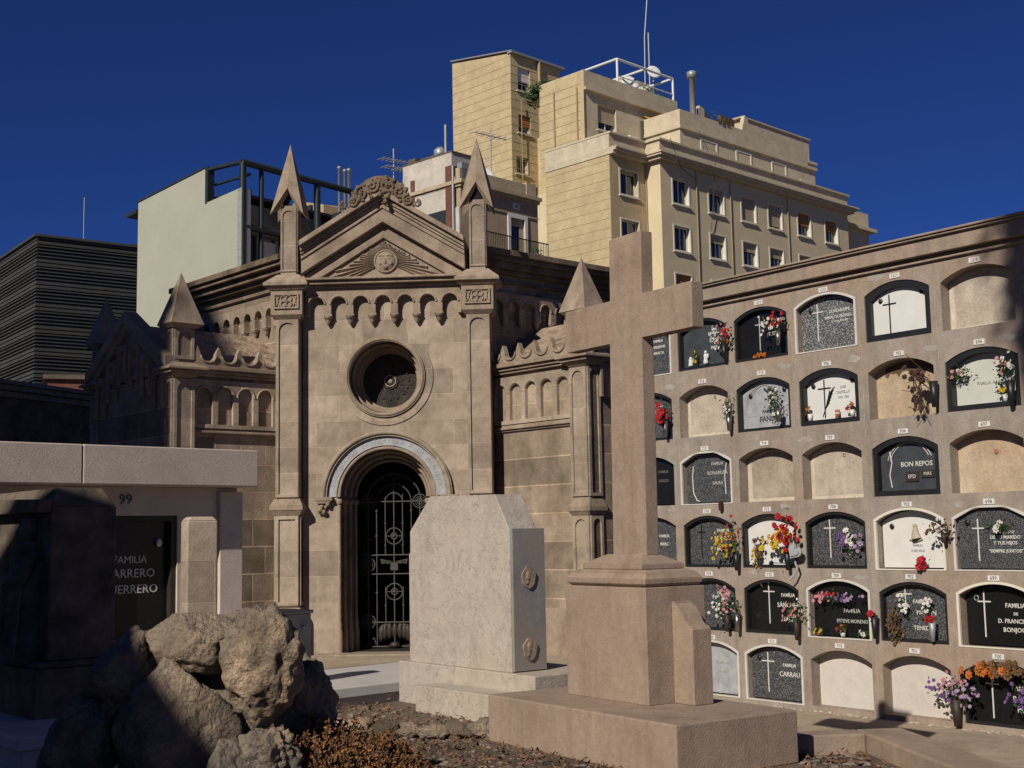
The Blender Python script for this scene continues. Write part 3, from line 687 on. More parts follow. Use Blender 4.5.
t, sl = tomb(0,2,'blue black granite tombstone with two white vertical scrolls and no frame door','gran','framel',[('FAMILIA',.05,-.02,.43),('BONAMUSA',.055,-.02,.33),('SAURA',.05,-.02,.22)],txt='faintl',shoulder=True,fr=.02,frame_out=.004)
q = MB(); q.tube([(-.24,.062,.42),(-.26,.062,.30),(-.25,.062,.12),(-.20,.062,.04),(-.16,.062,.03)],.007,6); q.build('white_scroll', MT['gold'], sl); q = MB(); q.tube([(.25,.062,.43),(.22,.062,.30),(.23,.062,.10)],.007,6); q.build('white_scroll', MT['gold'], sl)
tomb(0,3,'grey granite tombstone reading FAMILIA SANCHEZ MORI in a black frame','gran','frame',[('FAMILIA',.05,.03,.39),('SANCHEZ',.058,.03,.31),('MORI',.055,0,.19)],cross=(-.16,.10,.14,.36),cmat='frame')
tomb(0,4,'dark tombstone with a turquoise wreath right of the cross pedestal','gran','frame',[('FAMILIA',.05,.0,.39),('SANZ',.055,.0,.29),('BORI',.055,.0,.18)])
tomb(0,5,'pale grey marble tombstone with worn lettering in the bottom row','marbg','framel',[('FAMILIA',.05,-.05,.34),('VILAR',.05,-.05,.25)],txt='faintl',shoulder=False,fr=.02,frame_out=.004)
t, sl = tomb(1,0,'glossy black tombstone with a tall grey cross and orange blooms behind glass','black','frame',[('TORRES',.045,.08,.40),('VILELLA',.055,.0,.26)],cross=(-.06,.10,.12,.36),cmat='faintl',txt='faintl')
t, sl = tomb(1,1,'grey marble tombstone carved with a dark crucifix','marbg','frame',[('FAMILIA',.05,.02,.20),('FANLO',.08,.02,.12)],txt='slate',tx=0)
q = MB(); q.box(.045,.057,.058,.069,.20,.44); q.tube([(-.03,.06,.44),(.05,.055,.39),(.13,.06,.44)],.010,6); q.tube([(.05,.055,.41),(.052,.055,.30),(.045,.055,.21)],[.02,.016,.008],8); q.ball((.05,.05,.43),.02,8,6); q.build('crucifix', MT['slate'], sl)
q = MB(); q.tube([(x,.066,z) for x,z in arc(-.03,.28,.20,60,150,14)],.005,6); q.tube([(x,.066,z) for x,z in arc(-.05,.24,.24,70,190,14)],.004,6); q.box(-.27,-.15,.066,.069,.16,.17); q.build('carved_lines', MT['faintl'], sl)
bolt(t,-.22,.38); bolt(t,.24,.41)
t, sl = tomb(1,3,'white marble tombstone with big yellow and red bouquets before it','marbw','frame',[('NUESTROS PADRES',.022,-.08,.05)],txt='faintl')
tomb(1,4,'black tombstone reading FAMILIA SÁNCHEZ SAEZ with a thin white cross','black','frame',[('FAMÍLIA',.05,.04,.39),('SÁNCHEZ',.065,.04,.29),('·',.05,.04,.22),('SAEZ',.062,.04,.15)],cross=(-.08,.10,.15,.42))
t, sl = tomb(1,5,'dark grey tombstone reading FAMILIA CARRAU in a pale rim','gran','framel',[('FAMILIA',.048,.02,.36),('CARRAU',.068,.02,.27)],cross=(-.13,.08,.17,.40),shoulder=False,fr=.02,frame_out=.004)
bolt(t,-.24,.42)
t, sl = tomb(2,0,'coarse speckled granite tombstone reading GUADALUPE MIRALTA FLORES','granl','framel',[('GUADALUPE',.045,-.0,.38),('MIRALTA FLORES',.042,-.02,.32),('15-1-1990  10-10-2001',.022,-.0,.275)],cross=(-.14,.10,.15,.38),fr=.025,frame_out=.008)
bolt(t,-.22,.42)
t, sl = tomb(2,1,'white marble tombstone with a black cross and a palm frond','marbw','frame',[('JOSE',.035,.0,.36),('CASTELLO',.035,.0,.31),('1922  1984',.03,.0,.26)],cross=(-.10,.07,.16,.38),cmat='frame',txt='faintl',fr=.05)
q = MB()
q.tube([(-.13,.062,.08),(-.09,.062,.16),(-.03,.062,.34)],.003,5)
for k in range(6): q.tube([(-.085+.010*k,.062,.17+.028*k),(-.04+.014*k,.062,.22+.03*k)],.004,5)
q.build('palm_frond', MT['frame'], sl)
bolt(t,-.23,.40); bolt(t,.25,.42)
tomb(2,3,'speckled granite tombstone with a white cross and violet lilies','gran','frame',[('GINES',.058,-.0,.24),('RUIZ',.055,-.0,.15)],cross=(-.11,.10,.14,.38),fr=.03)
tomb(2,4,'glossy black tombstone edged by a white rim with a garland on top','black','framel',[('FAMILIA',.055,-.02,.26),('ESTEVE MORENO',.048,-.02,.16)],txt='faintl',shoulder=False,fr=.02,frame_out=.004)
t, sl = tomb(3,0,'white marble tombstone with a slim black cross in a grey metal frame','marbw','frame',cross=(-.12,.04,.15,.40),cmat='frame',fr=.06,depth=.06)
bolt(t,-.22,.39); bolt(t,.24,.42)
t, sl = tomb(3,2,'dark slate tombstone reading BON REPOS under twin white arcs','slate','frame',[('BON REPOS',.065,-.05,.29)],fr=.05)
q = MB(); q.tube([(x,.067,z) for x,z in arc(.01,.27,.225,25,165,20)],.004,6); q.tube([(x,.067,z) for x,z in arc(.01,.25,.26,25,160,20)],.004,6); q.tube([(-.2,.066,.08),(-.22,.066,.2),(-.19,.066,.32),(-.21,.066,.42)],.006,6); q.build('arc_inlay', MT['gold'], sl)
q = MB(); q.box(-.04,.10,.058,.069,.13,.22); q.box(.13,.27,.058,.069,.16,.23); q.build('bronze_plaque', MT['bronze'], sl)
text_mesh('plaque_text','EPD',.05,MT['gold'],sl,.03,.0565,.175,.001); text_mesh('plaque_text','MAS',.045,MT['gold'],sl,.20,.0565,.195,.001)
t, sl = tomb(3,3,'white marble tombstone with a carved seated Virgin relief and red roses','marbw','rev',[('FAMILIA',.03,-.1,.22),('PUIG SOLE',.03,-.1,.17)],txt='faintl',fr=.035,depth=.09)
q = MB(); q.ball((.02,.075,.40),.022,8,6); q.tube([(.02,.08,.39),(.02,.075,.33),(.03,.075,.28)],[.02,.035,.05],10); q.tube([(-.05,.08,.275),(.02,.08,.255),(.09,.08,.275)],.008,6); q.build('virgin_relief', MT['plast'], sl)
bolt(t,-.24,.40,.08)
tomb(3,4,'grey speckled tombstone with small white blossoms and red roses','gran','frame',[('FAMILIA',.05,-.08,.37),('MARTIN',.058,-.03,.27),('·',.05,-.03,.21),('TENEDOR',.055,-.05,.13)],cross=(-.12,.22,.14,.28),fr=.03)
tomb(4,1,'pale marble tombstone in a deep dark frame hung with pink flowers','marbp','frame',[('FAMILIA MARTI',.04,-.1,.24)],txt='faintl',fr=.05,depth=.09)
t, sl = tomb(4,3,'speckled tombstone reading DE TU MARIDO Y TUS HIJOS','gran','framel',[('RECUERDO',.035,-.02,.33),('DE TU MARIDO',.042,-.02,.285),('Y TUS HIJOS',.042,-.02,.235),('"SIEMPRE JUNTOS"',.040,-.02,.165)],cross=(-.15,.08,.12,.37),shoulder=True,fr=.02,frame_out=.004,depth=.04)
bolt(t,-.25,.42,.03)
t, sl = tomb(4,4,'black tombstone reading FAMILIA DE D. FRANCISCO BONJOCH','black','rev',[('FAMILIA',.055,.0,.36),('DE',.035,.0,.29),('D. FRANCISCO',.052,.0,.225),('BONJOCH',.055,.0,.15)],cross=(-.17,.08,.13,.40),fr=.02,frame_out=-.06,depth=.10)
q = MB(); q.tube([(-.24+.022*math.cos(t), .09, .42+.022*math.sin(t)) for t in [i*math.pi/6 for i in range(13)]],.005,6,cap=False); q.build('ring_bolt', MT['alu'], sl)
tomb(4,5,'black tombstone with a dead leaf garland and vases of violet asters','black','frame',[('FAMILIA',.06,.04,.33),('PALAU',.065,.04,.24),('MÀS',.065,.04,.15)],cross=(-.12,.06,.13,.38),fr=.03)

# ================================================================ flowers
def bouquet(c, r, dx, dz, label, blooms, vase='frame', vh=.17, vr=.035, y=-.07, n=16, spread=(.10,.06,.12), leaves=40, tip=0, bloom_r=.019, name='flower_vase', cat='flower vase', cone=True, small=False):
    x, z = niche_base(c, r)
    b = empty(name, nloc(x+dx, y, z+dz), NA, label, cat, 'flowers left at the niches')
    if vase:
        q = MB()
        if cone: q.lathe([(.004,0),(vr*.55,.004),(vr,vh),(vr*.85,vh),(vr*.4,.02)], n=14)
        else: q.lathe([(.002,0),(vr*.75,.0),(vr,vh),(vr*.88,vh),(vr*.6,.02)], n=12)
        q.build('vase', MT[vase], b)
        if cone and y < -.03:
            q = MB(); q.tube([(0,.0,vh*.6),(0,-y+.0,vh*.6)],.005,6); q.build('bracket', MT['iron'], b)
    else: vh = 0
    cen = Vector((tip, -.01, vh+spread[2]*.75))
    rnd = random.Random(hash((c,r,round(dx*100)))%9999)
    st = MB()
    if vase or leaves:
        for k in range(8):
            e = cen + Vector((rnd.uniform(-1,1)*spread[0]*.8, rnd.uniform(-1,.3)*spread[1]*.7, rnd.uniform(-.6,.6)*spread[2]))
            st.tube([(0,0,vh*.7),(e.x*.4,e.y*.4,vh*.8+e.z*.25),tuple(e)], .003, 5)
    for k in range(int(leaves*1.7)):
        e = cen + Vector((rnd.gauss(0,.5)*spread[0], rnd.gauss(0,.5)*spread[1], rnd.gauss(-.25,.5)*spread[2]))
        d = Vector((rnd.uniform(-1,1),rnd.uniform(-1,.4),rnd.uniform(-.7,.9))).normalized(); s_ = d.cross(Vector((rnd.uniform(-1,1),.5,.3))).normalized()
        L = rnd.uniform(.025,.05); w_ = L*.22
        st.add([e, e+d*L*.5+s_*w_, e+d*L+Vector((0,0,-.008)), e+d*L*.5-s_*w_], [(0,1,2,3)])
    st.build('foliage', MT['leaf'] if 'dried' not in blooms and 'brown' not in blooms else MT['p_brown'], b)
    ks = list(blooms)
    for j, k in enumerate(ks):
        q = MB(); cnt = max(2, int(n*blooms[k]))
        # each colour has its own patch
        off = Vector(((j-(len(ks)-1)/2)*spread[0]*.7 if len(ks)>1 else 0, 0, ((j%2)-.5)*spread[2]*.4))
        for i in range(cnt):
            p = cen + off + Vector((max(-.9,min(.9,rnd.gauss(0,.42)))*spread[0], -abs(rnd.gauss(0,.5))*spread[1]-.01, max(-.9,min(.9,rnd.gauss(0,.42)))*spread[2]))
            rr = bloom_r*rnd.uniform(.7,1.2)
            ax = Vector((rnd.uniform(-.6,.6),-1,rnd.uniform(-.3,.7))).normalized()
            u = ax.orthogonal().normalized(); v_ = ax.cross(u)
            for m in range(7):
                a = 2*math.pi*m/7+rnd.random()*.3; dd = u*math.cos(a)+v_*math.sin(a); tt = u*-math.sin(a)+v_*math.cos(a)
                q.add([p+ax*rr*.1, p+dd*rr*.6+tt*rr*.38+ax*rr*.35, p+dd*rr+ax*rr*.25, p+dd*rr*.6-tt*rr*.38+ax*rr*.35], [(0,1,2,3)])
            q.ball(p+ax*rr*.2, rr*.4, 6, 4)
        q.build('blossoms', MT['p_'+k], b)
    return b
bouquet(-1,1,.32,.02,'metal vase of red poinsettias on the niche beside the cross shaft',{'red':1},'steel',.19,.035,n=34,spread=(.11,.06,.12),bloom_r=.035)
bouquet(0,0,.40,.05,'crimson and white bouquet between the two top niches nearest the cross',{'white':.6,'pink':.2,'red':.5},'frame',.16,n=40,spread=(.10,.06,.15))
bouquet(1,0,.30,.10,'red and white bouquet on the glossy black niche in the top row',{'white':.5,'red':.45,'white ':.0} if False else {'white':.6,'red':.45},'steel',.16,n=44,spread=(.15,.06,.12),tip=-.03)
bouquet(1,0,-.02,.03,'row of orange blooms inside the glossy black niche',{'orange':1},None,n=16,spread=(.12,.015,.02),y=.03,leaves=6,name='flower_spray',cat='flowers',bloom_r=.02)
bouquet(1,1,-.42,.02,'white carnations in a vase left of the crucifix niche',{'white':1},'steel',.18,n=7,spread=(.06,.05,.13),leaves=50)
bouquet(1,1,.26,.06,'white and green spray on the right side of the crucifix niche',{'white':1},'steel',.14,n=12,spread=(.09,.05,.15),leaves=80,tip=-.05)
bouquet(2,1,-.27,.05,'small faded rose in a glass at the lower left of the palm frond niche',{'dried':.6,'orange':.4},'marbw',.07,.025,y=.04,n=6,spread=(.04,.02,.05),leaves=8,cone=False)
bouquet(2,1,.25,.05,'tiny glass of red flowers at the lower right of the palm frond niche',{'red':.5,'orange':.4},'marbw',.07,.025,y=.04,n=7,spread=(.04,.02,.05),leaves=20,cone=False)
bouquet(0,3,.46,-.03,'yellow and red bouquet in a black vase left of the white marble niche',{'yellow':.8,'red':.25,'orange':.15},'frame',.2,n=60,spread=(.15,.06,.20),tip=-.06)
bouquet(1,3,-.16,.03,'low brown and yellow posy standing inside the white marble niche',{'yellow':.5,'brown':.7},None,n=30,spread=(.07,.03,.22),y=.02,name='flower_spray',cat='flowers')
bouquet(1,3,.30,-.02,'large scarlet and yellow bouquet at the right of the white marble niche',{'yellow':.45,'red':1.0},'frame',.2,n=50,spread=(.19,.07,.19),tip=-.03,bloom_r=.034)
bouquet(0,4,.30,-.0,'rose pink and white bouquet in a brown vase right of the pedestal',{'white':.5,'pink':.6},'bronze',.19,n=44,spread=(.13,.06,.16),tip=-.05)
bouquet(0,4,.44,-.0,'dark slim vase with greenery leaning left of the SÁNCHEZ SAEZ niche',{'lilac':.2},'steel',.2,n=5,spread=(.05,.04,.10),leaves=50,tip=-.02)
bouquet(1,4,.38,-.04,'pink carnations in a brown vase at the right of the SÁNCHEZ SAEZ niche',{'pink':.7,'white':.3},'bronze',.22,n=20,spread=(.11,.05,.12),leaves=60)
bouquet(2,3,.17,.16,'violet and white lily spray stuck on the GINES RUIZ tombstone',{'purple':.5,'white':.35,'lilac':.3},None,n=22,spread=(.10,.03,.13),y=.02,leaves=50,name='flower_spray',cat='flowers',bloom_r=.03)
bouquet(2,4,0.0,.36,'arched garland of red, pink and violet flowers on the white rimmed niche',{'pink':.8,'red':.4,'purple':.5,'lilac':.5},None,n=22,spread=(.16,.03,.05),y=-.0,leaves=60,name='flower_garland',cat='flowers')
bouquet(2,4,.02,.015,'white pot of red and green plant in the white rimmed niche',{'red':.5,'orange':.4},'wpaint',.06,.03,y=.03,n=8,spread=(.05,.02,.04),leaves=40,cone=False)
bouquet(2,4,-.27,.015,'low yellowish posy in the lower left of the white rimmed niche',{'yellow':.8},'terra',.03,.03,y=.03,n=8,spread=(.05,.02,.02),leaves=16,cone=False)
bouquet(2,4,.27,.015,'small white flower bowl in the lower right of the white rimmed niche',{'white':.8},'terra',.03,.03,y=.03,n=7,spread=(.05,.02,.02),leaves=30,cone=False)
bouquet(3,1,.30,-.02,'withered red roses drooping over a black vase on the stained plaster niche',{'dried':1},'frame',.24,.04,n=20,spread=(.12,.05,.15),leaves=30,tip=-.14,bloom_r=.032,vr=.04) if False else None
b_ = bouquet(3,1,.40,.05,'withered red roses drooping beside a black vase on the stained niche',{'dried':1},'frame',.24,.042,n=20,spread=(.12,.04,.10),leaves=24,tip=-.15,bloom_r=.032)
q = MB()
for k in range(9):
    xx = -.13+random.uniform(-.05,.05); q.tube([(xx-.02,-.03,.30),(xx+random.uniform(-.04,.04),-.03,.15),(xx+random.uniform(-.07,.05),-.02,.0),(xx+random.uniform(-.08,.04),-.02,-.10+random.uniform(0,.1))],.003,5)
for k in range(14): q.ball((-.15+random.uniform(-.06,.04),-.04,random.uniform(-.02,.24)),.018,6,4,(.8,.5,1.5),rough=.9,smooth=False)
q.tube([(-.05,-.03,.32),(-.16,-.03,.42),(-.28,.0,.52)],.004,5); q.tube([(-.14,-.03,.2),(-.26,-.02,.17),(-.34,.0,.19)],.003,5)
q.build('dead_stems', MT['p_dried'], b_)
bouquet(4,1,-.22,.30,'pink artificial flowers at the upper left of the pale marble niche',{'pink':.5,'white':.4},None,n=14,spread=(.09,.03,.07),y=.03,leaves=50,name='flower_spray',cat='flowers')
bouquet(4,1,.22,.30,'pink and white flowers at the upper right of the pale marble niche',{'pink':.5,'white':.5},None,n=20,spread=(.08,.03,.10),y=.03,leaves=70,name='flower_spray',cat='flowers')
bouquet(4,1,.20,.05,'yellow green blossoms in a glass at the foot of the pale marble niche',{'yellow':.7},'marbw',.07,.025,y=.03,n=14,spread=(.06,.02,.07),leaves=40,cone=False)
b_ = empty('grave_vase', nloc(cellx(4)+.31,-.06,niche_base(4,1)[1]+.0), NA, 'empty black cone vase at the right of the pale marble niche', 'vase')
q = MB(); q.lathe([(.004,0),(.022,.004),(.042,.22),(.036,.22),(.018,.02)], n=14); q.build('cone', MT['frame'], b_)
bouquet(3,3,.14,.03,'three red roses at the foot of the Virgin relief tombstone',{'red':1},None,n=5,spread=(.08,.02,.05),y=.0,leaves=20,name='flower_spray',cat='flowers',bloom_r=.045)
bouquet(3,3,.42,.24,'dry brown and white bunch hung left of the DE TU MARIDO tombstone',{'brown':.7,'white':.35,'dried':.4},'bronze',.09,.03,n=26,spread=(.10,.04,.07),leaves=26)
bouquet(4,3,.10,.36,'fallen white rose with green leaves across the DE TU MARIDO tombstone',{'white':.5},None,n=3,spread=(.11,.02,.04),y=.0,leaves=60,name='flower_spray',cat='flowers',bloom_r=.04)
bouquet(3,4,-.10,.28,'cluster of small white orchids at the upper left of the red rose niche',{'white':1},None,n=22,spread=(.07,.03,.10),y=.03,leaves=16,name='flower_spray',cat='flowers',bloom_r=.018)
bouquet(3,4,.14,.28,'cluster of small white orchids at the upper right of the red rose niche',{'white':1},None,n=22,spread=(.07,.03,.10),y=.03,leaves=16,name='flower_spray',cat='flowers',bloom_r=.018)
bouquet(3,4,-.20,.05,'dry brown twigs inside the red rose niche',{'brown':1},None,n=34,spread=(.09,.03,.20),y=.03,leaves=50,name='flower_spray',cat='flowers')
bouquet(3,4,-.38,.02,'single red rose in a black vase left of the red rose niche',{'red':1},'frame',.22,n=4,spread=(.03,.03,.02),leaves=6,bloom_r=.035)
bouquet(3,4,.22,.02,'single red rose in a pale vase inside the red rose niche',{'red':1},'alu',.20,n=5,spread=(.035,.03,.02),leaves=6,bloom_r=.035,y=-.03)
bouquet(4,5,-.40,-.03,'steel cone of violet and pink asters in the bottom row',{'purple':.8,'pink':.5,'lilac':.8},'bronze',.24,.05,n=40,spread=(.16,.08,.13),leaves=110,bloom_r=.02)
bouquet(4,5,.33,-.03,'second cone of violet asters, right edge of the bottom row',{'purple':1.0,'lilac':.4},'bronze',.24,.05,n=40,spread=(.16,.08,.13),leaves=110,bloom_r=.02)
bouquet(4,5,.0,.44,'garland of dead orange leaves and brown ribbon over the bottom right niche',{'orange':.6,'brown':1.2},None,n=34,spread=(.26,.04,.06),y=-.03,leaves=60,name='flower_garland',cat='garland',bloom_r=.045)
# plaster patches and cracks on the wall face
for k in range(16):
    rp = random.Random(k+40); u = rp.uniform(-.9,4.2); z = LZ[rp.randrange(6)]+rp.uniform(-.01,.05); sg = rp.choice((-1,1)); u = round(u/PITCHU)*PITCHU + sg*rp.uniform(.20,.36); n_ = 11; ww = rp.uniform(.04,.12); hh = rp.uniform(.02,.045)
    q = MB(); q.plate([(u+ww*math.cos(t)*(1+.3*math.sin(3*t+k)), z-.01+hh*math.sin(t)*(1+.3*math.cos(2*t+k))) for t in [i*2*math.pi/n_ for i in range(n_)]], [], -.0012, .0005); q.build('render_patch', MT['patch'], NW)
# grey heart balloon-like leaf, candle and figurines
b_ = empty('heart_ornament', nloc(cellx(1)+.42,-.10,niche_base(1,3)[1]-.05), NA, 'grey heart shaped ornament hung beside the scarlet bouquet', 'ornament')
q = MB()
Mh = Matrix.Translation((.0,0,.22)) @ Matrix.Rotation(R(35),4,'Y')
hp = [(.0055*16*math.sin(t)**3, .0055*(13*math.cos(t)-5*math.cos(2*t)-2*math.cos(3*t)-math.cos(4*t))) for t in [-i*2*math.pi/28 for i in range(28)]]
q.plate(hp, [], -.012, .012, M=Mh); q.plate([(x*.75,z*.75+.005) for x,z in hp], [], -.024, .024, M=Mh); q.build('heart', MT['marbg'], b_)
q = MB(); q.tube([(0,0,.12),(.02,.01,.05),(-.03,0,-.03)],.012,6); q.tube([(-.02,0,-.02),(-.07,-.01,-.06)],.01,5); q.build('ribbon', MT['marbg'], b_)
b_ = empty('candle', nloc(cellx(2)+.08,.03,niche_base(2,1)[1]+.05), NA, 'amber candle glass at the foot of the palm frond tombstone', 'candle')
q = MB(); q.lathe([(.001,0),(.022,0),(.024,.075),(.020,.085),(.001,.08)], n=12); q.build('glass', MT['terra'], b_); q = MB(); q.lathe([(.001,.0),(.0235,.0),(.0245,.015),(.001,.018)], (0,0,.04), n=12); q.build('label_band', MT['gold'], b_)
for dx, h_, m, lb in ((-.20,.10,'marbw','small white angel figurine with a posy on the figurine niche'),(.03,.15,'marbw','white cherub figurine standing mid shelf of the figurine niche')):
    b_ = empty('figurine', nloc(cellx(0)+dx,.035,niche_base(0,0)[1]+.045), NA, lb, 'figurine')
    q = MB(); q.lathe([(.001,0),(.028,0),(.03,h_*.15),(.018,h_*.55),(.022,h_*.7),(.008,h_*.78)], n=12); q.ball((0,0,h_*.88),.018,10,7)
    q.ball((-.026,.005,h_*.6),.018,8,5,(.6,.4,1.6)); q.ball((.026,.005,h_*.6),.018,8,5,(.6,.4,1.6)); q.build('robed_body', MT[m], b_)
bouquet(0,0,-.10,.08,'yellow posy beside the cherub figurine',{'yellow':.6},None,n=8,spread=(.03,.02,.12),y=.03,leaves=20,name='flower_spray',cat='flowers')
b_ = empty('rust_lantern', nloc(cellx(0)+.235,-.03,niche_base(0,2)[1]-.07), NA, 'small rusty holder hanging under the white scroll tombstone', 'holder')
q = MB(); q.box(-.02,.02,-.02,.01,0,.075); q.frust(0,-.005,.075,.10,.022,.016,.008,.008); q.frust(0,-.005,-.015,0,.008,.008,.02,.015); q.build('holder_body', MT['p_dried'], b_)
b_ = bouquet(0,4,.10,.22,'turquoise wreath of small beads on the niche by the pedestal',{'teal':1},None,n=16,spread=(.06,.02,.12),y=.03,leaves=10,name='flower_spray',cat='flowers',bloom_r=.012)
# the plots stand on a raised bed, BED above the paths
K = .70; BED = CAM_H*(1-K)
def raised(o): o.location = (o.location[0]*K, o.location[1]*K, BED); o.scale = (K,K,K)
bd = MB(); bd.prism([(-3.6,-6),(3.2,-6),(2.62,2.6),(2.02,7.6),(1.62,7.72),(1.2,8.2),(.70,9.38),(-.39,10.6),(-.89,10.27),(-1.07,10.0),(-1.77,10.1),(-1.77,7.5),(-2.3,6.7),(-2.6,6.0)], 0.001, BED)
tag(bd.build('raised_bed', MT['soil']), kind='structure')
# ================================================================ stone cross monument
XA = -55.8; XO = (1.120, 9.606, 0)
cm = empty('cross_monument', XO, XA, 'tall plain stone cross on a stepped pedestal and broad base slab', 'cross monument'); raised(cm)
q = MB(); q.box(-2.46,0.02,0,1.235,0,.40); q.build('base_slab', MT['cross'], cm, .012)
q = MB(); q.box(-2.0,-.91,.53,1.17,.40,1.335); q.build('pedestal', MT['cross'], cm, .006)
pc = (-1.455,.85)
q = MB(); M = Matrix.Translation((pc[0],pc[1],0))
for z0,z1,a0,b0,a1,b1 in ((1.337,1.36,.50,.28,.53,.31),(1.36,1.40,.53,.31,.535,.315),(1.40,1.45,.535,.315,.50,.28),(1.45,1.475,.50,.28,.45,.23),(1.477,1.52,.40,.235,.40,.235),(1.52,1.60,.40,.235,.24,.085)):
    q.frust(0,0,z0,z1,a0,b0,a1,b1,M=M)
q.build('pedestal_cap', MT['cross'], cm, .006)
sh = MB()
a, b = -1.645, -1.205; zt = 4.37
sh.plate([(a,1.59),(b+.01,1.59),(b+.03,3.44),(-.535,3.44),(-.53,3.82),(b+.045,3.82),(b+.055,zt),(a+.055,zt),(a+.045,3.82),(-2.26,3.82),(-2.26,3.44),(a+.03,3.44)], [], .795,.925)
sh.build('cross_shaft', MT['cross'], cm, .008)
for sg in (1,-1):
    q = MB(); xa = -.908 if sg>0 else -2.002; W_ = .245
    pr = [(0,.402),(W_,.402),(W_,1.00),(W_-.02,1.02),(W_-.06,1.03),(W_-.09,1.06),(W_-.12,1.12),(W_-.17,1.17),(0.03,1.20),(.03,1.215),(0,1.215)]
    pr = [(xa+sg*x, z) for x,z in pr]
    q.plate(pr, [], .80, 1.0); q.build('buttress', MT['cross'], cm, .005)

# ================================================================ pale stele (cenotaph)
CO = (-1.2827, 14.471, 0)
ce = empty('cenotaph', CO, -52, 'broad pale travertine stele with cut top corners and two side medallions', 'stele'); raised(ce)
q = MB(); q.box(-.02,2.35,.0,.95,0,.44); q.build('stele_base', MT['cenot'], ce, .01)
q = MB(); q.box(.80,2.15,-.33,-.004,0,.27); q.build('front_step', MT['cenot'], ce, .008)
q = MB(); q.plate([(.15,.44),(1.93,.44),(1.93,1.83),(1.90,2.20),(.62,2.20),(.15,1.83)][:3]+[(1.70,2.19),(.55,2.21),(.15,1.84)], [], .05,.40); q.build('stele_slab', MT['cenot'], ce, .008)
q = MB(); q.plate([(.05,.44),(.16,.44),(.16,1.64),(.09,1.64),(.05,1.58)], [], .10,.46); q.plate([(.10,.44),(1.7,.44),(1.7,1.9),(1.5,2.0),(.6,2.0),(.10,1.60)],[],.402,.56); q.build('rear_slab', MT['cenot'], ce, .008)
q = MB(); q.box(1.90,1.962,.062,.47,.45,1.845); sl_ = q.build('side_panel', MT['bluemarb'], ce, .004)
for z in (1.36,.66):
    q = MB(); Mm = Matrix.Translation((1.963,.25,z)) @ Matrix.Rotation(R(90),4,'Z')
    q.plate([( (.085*(1+.08*math.sin(5*t)))*math.cos(t)*1.0, .105*(1+.06*math.sin(4*t+1))*math.sin(t)) for t in [i*2*math.pi/24 for i in range(24)]], [], -.018, -.002, M=Mm)
    q.ball((0,-.016,.02),.045,10,6,(1,.16,1.1),M=Mm,rough=.6); q.ball((-.02,-.016,-.05),.03,8,5,(1.2,.2,1),M=Mm,rough=.6)
    q.build('portrait_medallion', MT['sand'], sl_)

# ================================================================ tomb of lintel slab and posts, number 99
ta = empty('family_tomb', (-2.962,14.23,0), 44, 'low niche tomb numbered 99 with a wide pinkish stone lintel slab and black doors', 'tomb')
q = MB(); q.box(-6.5,-1.992,-.32,1.5,2.345,2.735); q.box(-1.985,.0,-.32,1.5,2.345,2.735); q.build('lintel_slab', MT['pinkst'], ta, .012)
q = MB(); x0,x1 = -1.56,-.78
q.plate(rect(-6.4,-.06,0,2.342), [rect(x0-1.6,x1-1.75,.75,2.05), rect(x0+.02,x1,.75,2.05)], 0,.16); q.box(-6.4,-.06,.50,1.4,0,2.342); q.box(-.10,-.06,.16,.5,0,2.34); q.build('tomb_wall', MT['pinkst'], ta, .006)
q = MB(); q.box(-.30,-.02,-.05,-.001,0,2.3); q.build('corner_pilaster', MT['pinkst'], ta, .008)
for o_ in (0,-1.68):
    q = MB(); q.box(x0+.02+o_*1.0 if o_==0 else -3.28, x1 if o_==0 else -2.57,.10,.14,.76,2.04); dr = q.build('black_door_slab', MT['black'], ta)
    q = MB(); xa,xb = (x0+.02,x1) if o_==0 else (-3.28,-2.57)
    q.plate(rect(xa,xb,.75,2.05),[rect(xa+.06,xb-.06,.81,1.99)],.02,.098); q.build('door_frame', MT['bronze'], dr)
    if o_==0:
        for s_t, sz, zz in (('FAMILIA',.105,1.60),('CARRERO',.125,1.46),('GUERRERO',.125,1.30)):
            text_mesh('inscription', s_t, sz, MT['gold'], dr, -1.26, .0965, zz, .002, align='CENTER')
        q = MB(); q.ball((-.95,.07,1.77),.035,8,6,(1,.5,1.2)); q.build('portrait_cameo', MT['marbw'], dr)
text_mesh('house_number','99',.15,MT['ink'],ta,-1.37,-.004,2.21,.003)
q = MB()
q.tube([(-3.05+.10*math.cos(t)*(1-t/16), -.322, 2.52+.12*math.sin(t)*(1-t/16)) for t in [i*.4 for i in range(30)]],.008,5,cap=False); q.tube([(-3.02,-.322,2.40),(-3.0,-.322,2.5),(-3.06,-.322,2.66)],.008,5)
q.build('chiselled_emblem', MT['sanddk'], ta)
po = empty('stone_post', (-3.02,12.55,0), 30, 'short squared stone post standing before the black doors of tomb 99', 'stone post')
q = MB(); q.frust(0,0,0,1.97,.15,.12,.145,.115); q.frust(0,0,1.97,2.01,.145,.115,.11,.08); q.build('post_body', MT['sandl'], po, .012)

